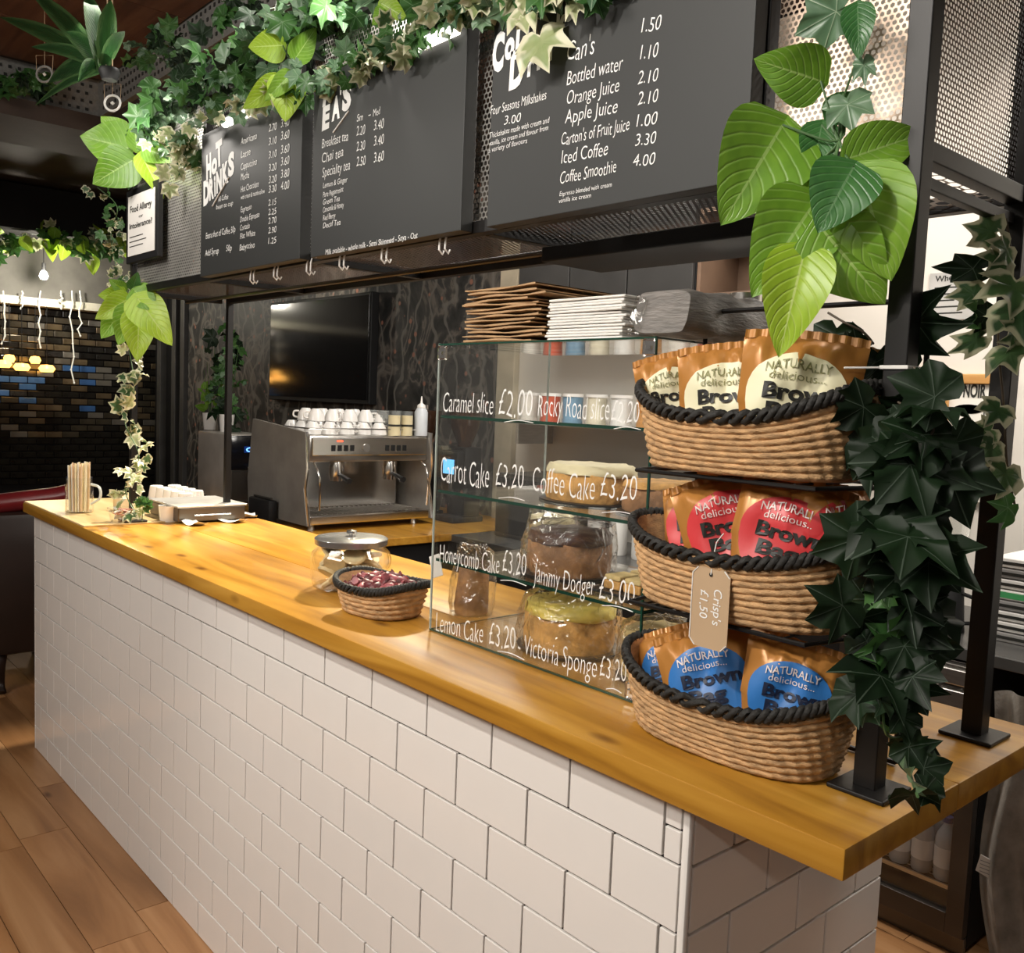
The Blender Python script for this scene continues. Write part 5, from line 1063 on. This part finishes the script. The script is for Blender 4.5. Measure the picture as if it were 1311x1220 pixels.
for i, (b, e_, y0, y1, k, wr) in enumerate(big):
    bigleaf(pt, b, e_, y0, y1, k, wr, i % 2, (rnd.uniform(-.25, .25), 0, rnd.uniform(-.1, .25)))
    P = curve_pts([at(1080, 120, 1, .11), at(1075, 180, 1, .1), at(*b, 1, y0)], 5); MB().tube(P, .0016, 6).build('stalk', m_stem, pt, smooth=True)
t = thing('grey_green_ivy_sprig', 'grey-green leaves trailing over the perforated panel above the big heart-shaped leaves', 'ivy', at(1090, 5, 1, .11))
leaf(IV[(2, 0)], at(1098, 0, 1, .1), at(1015, 45, 1, .08), TOCAM(hub), t, .8); leaf(HL[(2, 0)], at(1098, 8, 1, .09), at(1100, 72, 1, .08), TOCAM(hub), t, .8); leaf(IV[(2, 1)], at(1105, 70, 1, .1), at(1108, 110, 1, .09), TOCAM(hub), t, .6); leaf(IV[(2, 2)], at(1082, 118, 1, .1), at(1092, 168, 1, .09), TOCAM(hub), t, 1.0)
leaf(IV[(2, 1)], at(1060, -5, 1, .1), at(1045, 22, 1, .09), TOCAM(hub), t, .9)
MB().tube([at(1100, -20, 1, .115), at(1103, 60, 1, .115), at(1078, 130, 1, .115), at(1075, 190, 1, .115)], .0016, 6).build('stem', m_stem, t, smooth=True)
# left pothos clumps
def clump(name, label, centre, y, n, R, ks, L, seed, fan=(20, 340)):
    r = random.Random(seed); c = at(*centre, 1, y); t = thing(name, label, 'hanging plant', c); m_ = mpp(c)
    for i in range(n):
        a = math.radians(fan[0] + (fan[1] - fan[0]) * (i + .5) / n); d = CR * math.sin(a) - CU * math.cos(a) * -1 if 0 else CR * math.sin(a) + CU * -math.cos(a)
        b = c + d * (R * .25 * m_) + Vector((0, -r.uniform(0, .03), r.uniform(-.02, .02))); e_ = b + d * (L * m_ * r.uniform(.85, 1.15)) + Vector((0, -.015, -.01))
        leaf(HL[(r.choice(ks), r.randrange(2))], b, e_, TOCAM(b) + Vector((r.uniform(-.4, .4), 0, r.uniform(-.1, .5))), t, r.uniform(.9, 1.1)); MB().tube([c, b], .0015, 5).build('stalk', m_stem, t)
    return t
t = thing('lime_pothos', 'lime-green heart leaves at the top left corner of the rack', 'hanging plant', at(185, 195, 1, .1))
for b, e_, k, wr in (((165, 190), (100, 172), 0, 1.1), ((170, 205), (118, 235), 0, 1.1), ((160, 178), (128, 148), 3, 1.1), ((172, 186), (205, 188), 1, .6), ((182, 200), (208, 250), 1, .55), ((175, 190), (172, 152), 0, .8), ((165, 210), (165, 240), 2, 1.0), ((185, 190), (225, 205), 3, .7)):
    bigleaf(t, b, e_, .1, .07, k, wr, 0, (rnd.uniform(-.3, .3), 0, rnd.uniform(0, .4)))
    MB().tube([at(185, 195, 1, .12), at(*b, 1, .1)], .0015, 5).build('stalk', m_stem, t)
t = thing('lime_pothos', 'lime-green heart leaves hanging on the left front post below the rack', 'hanging plant', at(168, 385, 1, .13))
for b, e_, k, wr in (((160, 378), (126, 378), 1, 1.0), ((165, 382), (122, 408), 1, .8), ((158, 395), (130, 432), 3, .9), ((170, 395), (152, 440), 3, .9), ((178, 400), (176, 460), 1, .8), ((176, 382), (218, 438), 1, .75), ((172, 372), (200, 395), 3, .9), ((170, 370), (176, 350), 2, .8), ((160, 372), (140, 358), 3, .9)):
    bigleaf(t, b, e_, .11, .07, k, wr, 0, (rnd.uniform(-.3, .3), 0, rnd.uniform(0, .4)))
    MB().tube([at(168, 375, 1, .125), at(*b, 1, .11)], .0015, 5).build('stalk', m_stem, t)
t = thing('lime_pothos', 'cluster of bright lime heart leaves above the gap between hot drinks and teas boards', 'hanging plant', at(370, 85, 1, .06))
for b, e_, k, wr in (((362, 58), (318, 60), 1, 1.15), ((368, 100), (365, 152), 1, 1.0), ((360, 105), (312, 138), 1, .7), ((378, 75), (405, 35), 3, .8), ((372, 95), (340, 128), 3, .6)):
    bigleaf(t, b, e_, .06, .03, k, wr, 0, (rnd.uniform(-.2, .2), 0, .1)); MB().tube([at(372, 80, 1, .08), at(*b, 1, .06)], .0015, 5).build('stalk', m_stem, t)
t = thing('lime_pothos', 'small lime leaf sprig at the top edge left of the cold drinks board', 'hanging plant', at(500, 12, 1, .06))
for b, e_, k, wr in (((488, 4), (518, 22), 1, .9), ((492, 14), (478, 30), 3, .9)): bigleaf(t, b, e_, .06, .03, k, wr); MB().tube([at(490, 0, 1, .08), at(*b, 1, .06)], .0015, 5).build('stalk', m_stem, t)
# garlands along the top of the boards
def W3(px, py, y): return at(px, py, 1, y)
vine('ivy_garland', 'ivy garland running along the top edge of the teas board', 'ivy', [W3(395, 112, .09), W3(440, 84, .08), W3(500, 56, .08), W3(560, 26, .08), W3(610, 0, .09)], 100, .048, (1, 2, 4, 1, 3), .04)
vine('ivy_garland', 'ivy garland draped over the top edge of the hot drinks board', 'ivy', [W3(225, 178, .08), W3(262, 158, .07), W3(300, 135, .06), W3(345, 118, .06), W3(392, 100, .08)], 50, .045, (1, 2, 4, 2), .03)
vine('ivy_garland', 'dense dark ivy garland above the boards near the ceiling beam', 'ivy', [W3(270, 95, .3), W3(330, 60, .3), W3(400, 40, .3), W3(480, 25, .28), W3(560, 5, .25)], 150, .07, (1, 1, 0, 2), .11)
vine('ivy_garland', 'ivy garland at the top of the picture between beam and teas board', 'ivy', [W3(300, 20, .35), W3(380, 5, .35), W3(450, -5, .32), W3(540, -25, .3), W3(640, -45, .3)], 110, .07, (1, 0, 2, 1), .1)
vine('ivy_garland', 'grey-green ivy hanging under the ceiling beam above the left end of the rack', 'ivy', [W3(170, 70, .35), W3(215, 55, .35), W3(240, 90, .3), W3(235, 140, .25), W3(260, 140, .2)], 90, .06, (2, 1, 2, 0), .06)
vine('ivy_garland', 'pale cream-edged ivy on the top left corner of the rack', 'ivy', [W3(195, 175, .1), W3(225, 185, .09), W3(240, 195, .1), W3(215, 225, .11)], 45, .045, (4, 4, 1, 3), .04)
vine('ivy_garland', 'leafy vine strung over the cold drinks board and hanging before its heading', 'ivy', [W3(600, 10, .08), W3(650, -12, .075), W3(720, -25, .07), W3(790, -35, .07)], 45, .05, (1, 2, 4), .03)
t = thing('variegated_ivy_sprig', 'cream-edged ivy sprig hanging over the cold drinks heading', 'ivy', W3(695, -10, .08))
for b, e_, wr in (((690, 38), (698, 88), 1.0), ((675, 8), (672, 40), 1.1), ((688, -10), (705, 12), 1.0), ((740, -5), (735, 28), .6), ((680, 35), (655, 25), .6)): leaf(IV[(4, 1)], W3(*b, .085), W3(*e_, .06), TOCAM(hub), t, wr)
MB().tube([W3(700, -30, .08), W3(684, 10, .085), W3(690, 45, .085)], .0015, 5).build('stem', m_bstem, t)
vine('ivy_garland', 'long dense ivy garland wound along the top rail of the rack', 'ivy', [(-2.45, .11, 2.40), (-2.1, .10, 2.43), (-1.7, .11, 2.42), (-1.3, .10, 2.44), (-.95, .11, 2.42), (-.6, .1, 2.45)], 190, .062, (2, 1, 0, 1, 2), .06)
# left post vine
vine('post_ivy', 'pale variegated ivy winding down the left front post to the worktop', 'ivy', [W3(165, 445, .14), W3(172, 500, .12), W3(160, 540, .13), W3(178, 585, .11), W3(160, 625, .13), W3(175, 660, .13)], 44, .055, (3, 4, 4, 3), .05, down=.1)
vine('post_ivy', 'fine pale ivy tangled at the upper left corner of the rack beside the allergy notice', 'ivy', [W3(125, 240, .14), W3(150, 265, .14), W3(142, 300, .14), W3(150, 345, .14), W3(165, 372, .14)], 50, .035, (3, 4, 3, 1), .05)
t = thing('small_green_sprig', 'short green leaf sprig at the foot of the left front post', 'ivy', W3(182, 645, .1))
for a in range(7): b = W3(183, 648, .1); leaf(IV[(1, a % 3)], b, b + (rv() + Vector((.3, 0, .6))).normalized() * .04, TOCAM(b) + rv() * .4, t)
MB().tube([W3(183, 648, .1), W3(182, 668, .1)], .0012, 5).build('stem', m_stem, t)
# back post vine
vine('back_post_ivy', 'green ivy hanging beside the back left post above the water boiler', 'ivy', [at(285, 425, 1, 1.3), at(300, 460, 1, 1.3), at(285, 500, 1, 1.3), at(310, 540, 1, 1.3)], 36, .09, (1, 1, 0), .07)
# right ivy
vine('dark_ivy', 'dark large-leaved ivy hanging down the right front post beside the top basket', 'ivy', [W3(1060, 400, .19), W3(1080, 412, .19), W3(1105, 425, .18), W3(1118, 440, .16)], 7, .06, (0,), .03, facing=1.2, stem=m_bstem)
vine('dark_ivy', 'dark ivy mass beside the middle basket on the right front post', 'ivy', [W3(1150, 515, .11), W3(1195, 545, .09), W3(1165, 590, .08), W3(1140, 630, .06), W3(1165, 670, .08), W3(1145, 710, .08)], 34, .082, (0,), .042, facing=1.3, stem=m_bstem)
vine('dark_ivy', 'dark ivy at the right of the bottom basket trailing to the worktop', 'ivy', [W3(1150, 720, .09), W3(1128, 765, .06), W3(1155, 800, .08), W3(1150, 850, .08), W3(1160, 880, .08)], 26, .076, (0, 0, 0, 0, 1), .042, facing=1.2, stem=m_stem)
vine('dark_ivy', 'green ivy end lying over the right end of the worktop', 'ivy', [W3(1125, 820, .06), W3(1130, 880, .05), W3(1135, 940, .05), at(1170, 945, 1, .12), at(1165, 985, 1, .06), at(1175, 1020, 1, -.02)], 18, .046, (1, 0, 0, 2), .02, facing=1.2, down=.3)
leafy = thing('dark_ivy_sprig', 'single dark pointed leaf sprig crossing the pale wall right of the front post', 'ivy', W3(1165, 385, .18))
leaf(HL[(2, 0)], W3(1150, 410, .2), W3(1228, 418, .16), TOCAM(hub), leafy, .8).data = IV[(0, 0)]
MB().tube([W3(1165, 385, .17), W3(1150, 410, .2)], .0015, 5).build('stem', m_bstem, leafy); leaf(IV[(0, 2)], W3(1165, 500, .18), W3(1200, 490, .16), Vector((0, -1, .6)), leafy, .8)
vi = thing('variegated_ivy', 'cream-edged ivy hanging down the right rear post', 'ivy', at(1290, 280, 1, .46))
for b, e_, k, wr in (((1285, 300), (1232, 288), 3, .8), ((1270, 345), (1195, 342), 0, .5), ((1295, 310), (1275, 340), 3, 1.0), ((1290, 330), (1262, 352), 3, 1.0), ((1265, 375), (1208, 380), 3, .6), ((1300, 350), (1300, 405), 3, 1.1), ((1275, 400), (1235, 412), 0, .7), ((1268, 425), (1212, 455), 3, .5), ((1305, 420), (1282, 440), 3, 1), ((1290, 440), (1300, 475), 3, 1), ((1260, 395), (1245, 420), 1, 1.0), ((1285, 515), (1262, 545), 3, .9), ((1275, 545), (1245, 570), 3, .9), ((1290, 590), (1280, 640), 3, .8), ((1300, 640), (1270, 670), 1, .8), ((1305, 380), (1311, 440), 3, 1), ((1275, 560), (1255, 600), 3, .9)):
    leaf(IV[(k, rnd.randrange(3))], at(*b, 1, .42), at(*e_, 1, .38), TOCAM(hub) + rv() * .35, vi, wr * 1.1)
MB().tube(curve_pts([at(1288, 280, 1, .44), at(1295, 350, 1, .43), at(1278, 420, 1, .43), at(1285, 520, 1, .43), at(1290, 600, 1, .43), at(1300, 650, 1, .43)], 6), .002, 6).build('stem', m_bstem, vi, smooth=True)
t = vine('ivy_tendril', 'thin dark curling tendrils beside the cafe sign', 'ivy', [W3(1170, 470, .14), W3(1190, 500, .13), W3(1175, 540, .12)], 4, .04, (0,), .02, stem=m_bstem)
ties = thing('cable_tie', 'white cable tie round the right front post at basket height', 'cable tie', (RX1, RY0, 1.6))
MB().box((RX1 - .019, RY0 - .019, 1.598), (RX1 + .019, RY0 + .019, 1.603), .001).tube([(RX1 - .019, RY0 - .019, 1.6), (RX1 - .05, RY0 - .05, 1.598)], .0015, 5).build('band', m_paper, ties)
# far left garland
vine('far_garland', 'small-leaved garland hanging above the glowing bulb at the left', 'garland', [at(-20, 315, 0, -7.5), at(30, 300, 0, -7.4), at(80, 305, 0, -7.4), at(130, 315, 0, -7.4), at(165, 300, 0, -7.4)], 110, .11, (1, 4, 3, 1), .14, heart=.3, hk=(3, 1))
vine('far_garland', 'green garland lying along the ceiling beam at the far left', 'garland', [at(-10, 110, 0, -4.3), at(30, 100, 0, -4.3), at(60, 112, 0, -4.3)], 45, .07, (1, 0, 1), .06)
# spiky hanging plant
sp = thing('spiky_hanging_plant', 'spiky dark green plant hanging from the ceiling at the top left', 'hanging plant', at(135, 85, 1, -.05))
def blade(b, e_, w_, bow):
    P = [b.lerp(e_, k / 8) + Vector((0, 0, bow * math.sin(k / 8 * math.pi))) for k in range(9)]; ww = [w_ * math.sin(math.pi * (.18 + .82 * k / 8)) ** .8 if k < 8 else .0005 for k in range(9)]
    nrm = TOCAM(b); vs = []; uvs = []
    for k, p in enumerate(P):
        s_ = (e_ - b).normalized().cross(nrm).normalized()
        for q in (-1, -.5, 0, .5, 1): vs.append(p + s_ * ww[k] * q - nrm * ww[k] * .35 * (1 - abs(q))); uvs.append((.5 + q / 2, k / 8))
    fs = [(k * 5 + i, k * 5 + i + 1, (k + 1) * 5 + i + 1, (k + 1) * 5 + i) for k in range(8) for i in range(4)]
    return vs, fs, uvs, [abs((i % 5) - 2) / 2 for i in range(len(vs))]
L_sp = leafmat('spiky_leaf', (.008, .032, .008), (.02, .075, .018), edge=(.05, .11, .035), veins=14)
for tipx, tipy, w_ in ((0, 22, .03), (38, -12, .032), (110, -15, .03), (142, 0, .028), (62, 105, .032), (85, 40, .03), (40, 60, .022), (70, 10, .024), (45, 135, .012), (160, 40, .02), (120, 30, .03), (100, 105, .022)):
    b = at(132 + rnd.uniform(-6, 6), 86 + rnd.uniform(-6, 4), 1, -.05); e_ = at(tipx, tipy, 1, -.05 + rnd.uniform(-.08, .08)); v_ = blade(b, e_, w_, .02)
    me = finish_leaf('blade', [tuple(x - Vector(sp['wo'])) for x in v_[0]], v_[1], v_[2], v_[3], L_sp); o = bpy.data.objects.new('leaf', me); COL.objects.link(o); o.parent = sp
cpos = at(140, 92, 1, -.05); MB().lathe([(0, -.03), (.022, -.025), (.032, 0), (.028, .01), (0, .006)], cpos, 18).build('pot', m_blackm, sp, smooth=50); MB().tube([cpos + Vector((.03, 0, .01)), cpos + Vector((.01, 0, .5))], .0018, 5).tube([cpos + Vector((-.03, 0, .01)), cpos + Vector((-.01, 0, .5))], .0018, 5).build('cord', m_tan, sp)
# ornaments
for i, (px, py, lab) in enumerate(((144, 132, 'small white ring ornament hanging above the lime leaves at the left'), (57, 95, 'small grey hanging ornament beside the spiky plant'))):
    c = at(px, py, 1, .1 if i == 0 else -.0); t = thing('hanging_ornament', lab, 'ornament', c); R_ = 10 * mpp(c)
    MB().tube([c + CR * math.cos(a) * R_ + CU * math.sin(a) * R_ for a in [k / 20 * 6.283 for k in range(20)]], R_ * .16, 6, closed=True).build('ring', m_white if i == 0 else m_beam, t, smooth=50)
    MB().lathe([(0, -.008), (.008, 0), (0, .008)], c, 8).build('bead', m_white, t, smooth=50); MB().tube([c + CR * -R_, c + CR * -R_ * 1.1 + CU * R_ * 2.4, c + CR * R_ * 1.1 + CU * R_ * 2.4, c + CR * R_], .0012, 4).tube([c + CU * R_, c + CU * R_ * 2.4 + Vector((0, 0, .35))], .001, 4).build('cord', m_tan, t)
# glowing tubes added for the brightly lit panel above the boards
for i, (px, py, x_) in enumerate(((300, 150, 0), (545, 52, 0))):
    c = at(px, py, 1, .1); t = thing('lit_panel_glow', ('white glow added for the brightly lit panel on the top edge of the hot drinks board', 'white glow added for the brightly lit panel on the top right corner of the teas board')[i], 'added glow', c)
    e1 = at(px + 42, py - 22, 1, .1); e0 = at(px - 12, py + 8, 1, .1); MB().tube([e0, Vector((e1.x, e1.y, e0.z))], .012, 10).build('tube', mat('lit_panel_white', (1, .97, .9), .4, emis=(1, .94, .84), estr=4), t, smooth=50)
    MB().box((min(e0.x, e1.x) - .01, .09, e0.z + .0125), (max(e0.x, e1.x) + .01, .13, e0.z + .022), .002).build('glow_backing', m_blackm, t)
for x, y, z, pw in ((-2.2, -.04, 2.34, 4.5), (-1.05, .0, 2.42, 3), (.12, .34, 2.5, 5)):
    point('rack_lamp', (x, y, z), pw, NEUT, .02)
# hanging cloth at right
cl = thing('grey_apron', 'grey fabric apron hanging at the right edge with a white care label', 'apron', (.2, 1.0, .9))
def clothf(u, v):
    a0 = at(1273 - 18 * math.sin(v * 2.6) + 6 * math.sin(v * 7), 885 + v * 345, 1, 1.05); x = a0.x + u * .3 - .0
    return Vector((x, 1.05 + .02 * math.sin(u * 16 + v * 3) + .012 * math.sin(u * 31), a0.z + .02 * u))
MB().grid(clothf, 40, 24).grid(lambda u, v: clothf(1 - u, v) + Vector((0, .004, 0)), 40, 24).build('fabric', mat('grey_linen', (.27, .25, .22), .9, var=.3, nscale=18, bump=.5, bscale=120), cl, smooth=60)
p = at(1263, 1110, 1, 1.04); q = Matrix.Rotation(.2, 3, 'Y'); MB().box(p - Vector((.018, .001, .02)), p + Vector((.018, .001, .02)), 0, q).build('care_label', m_paper, cl)
q = MB()
for k in range(4): q.box(p + Vector((-.013, -.0016, .01 - k * .008)), p + Vector((.013, -.0011, .0115 - k * .008)))
q.build('printed_lines', mat('grey_print', (.3, .3, .3), .6), cl)
MB().tube([clothf(.5, 0) + Vector((0, 0, 0)), clothf(.5, 0) + Vector((.05, 0, .1))], .003, 5).build('strap', m_blackm, cl)
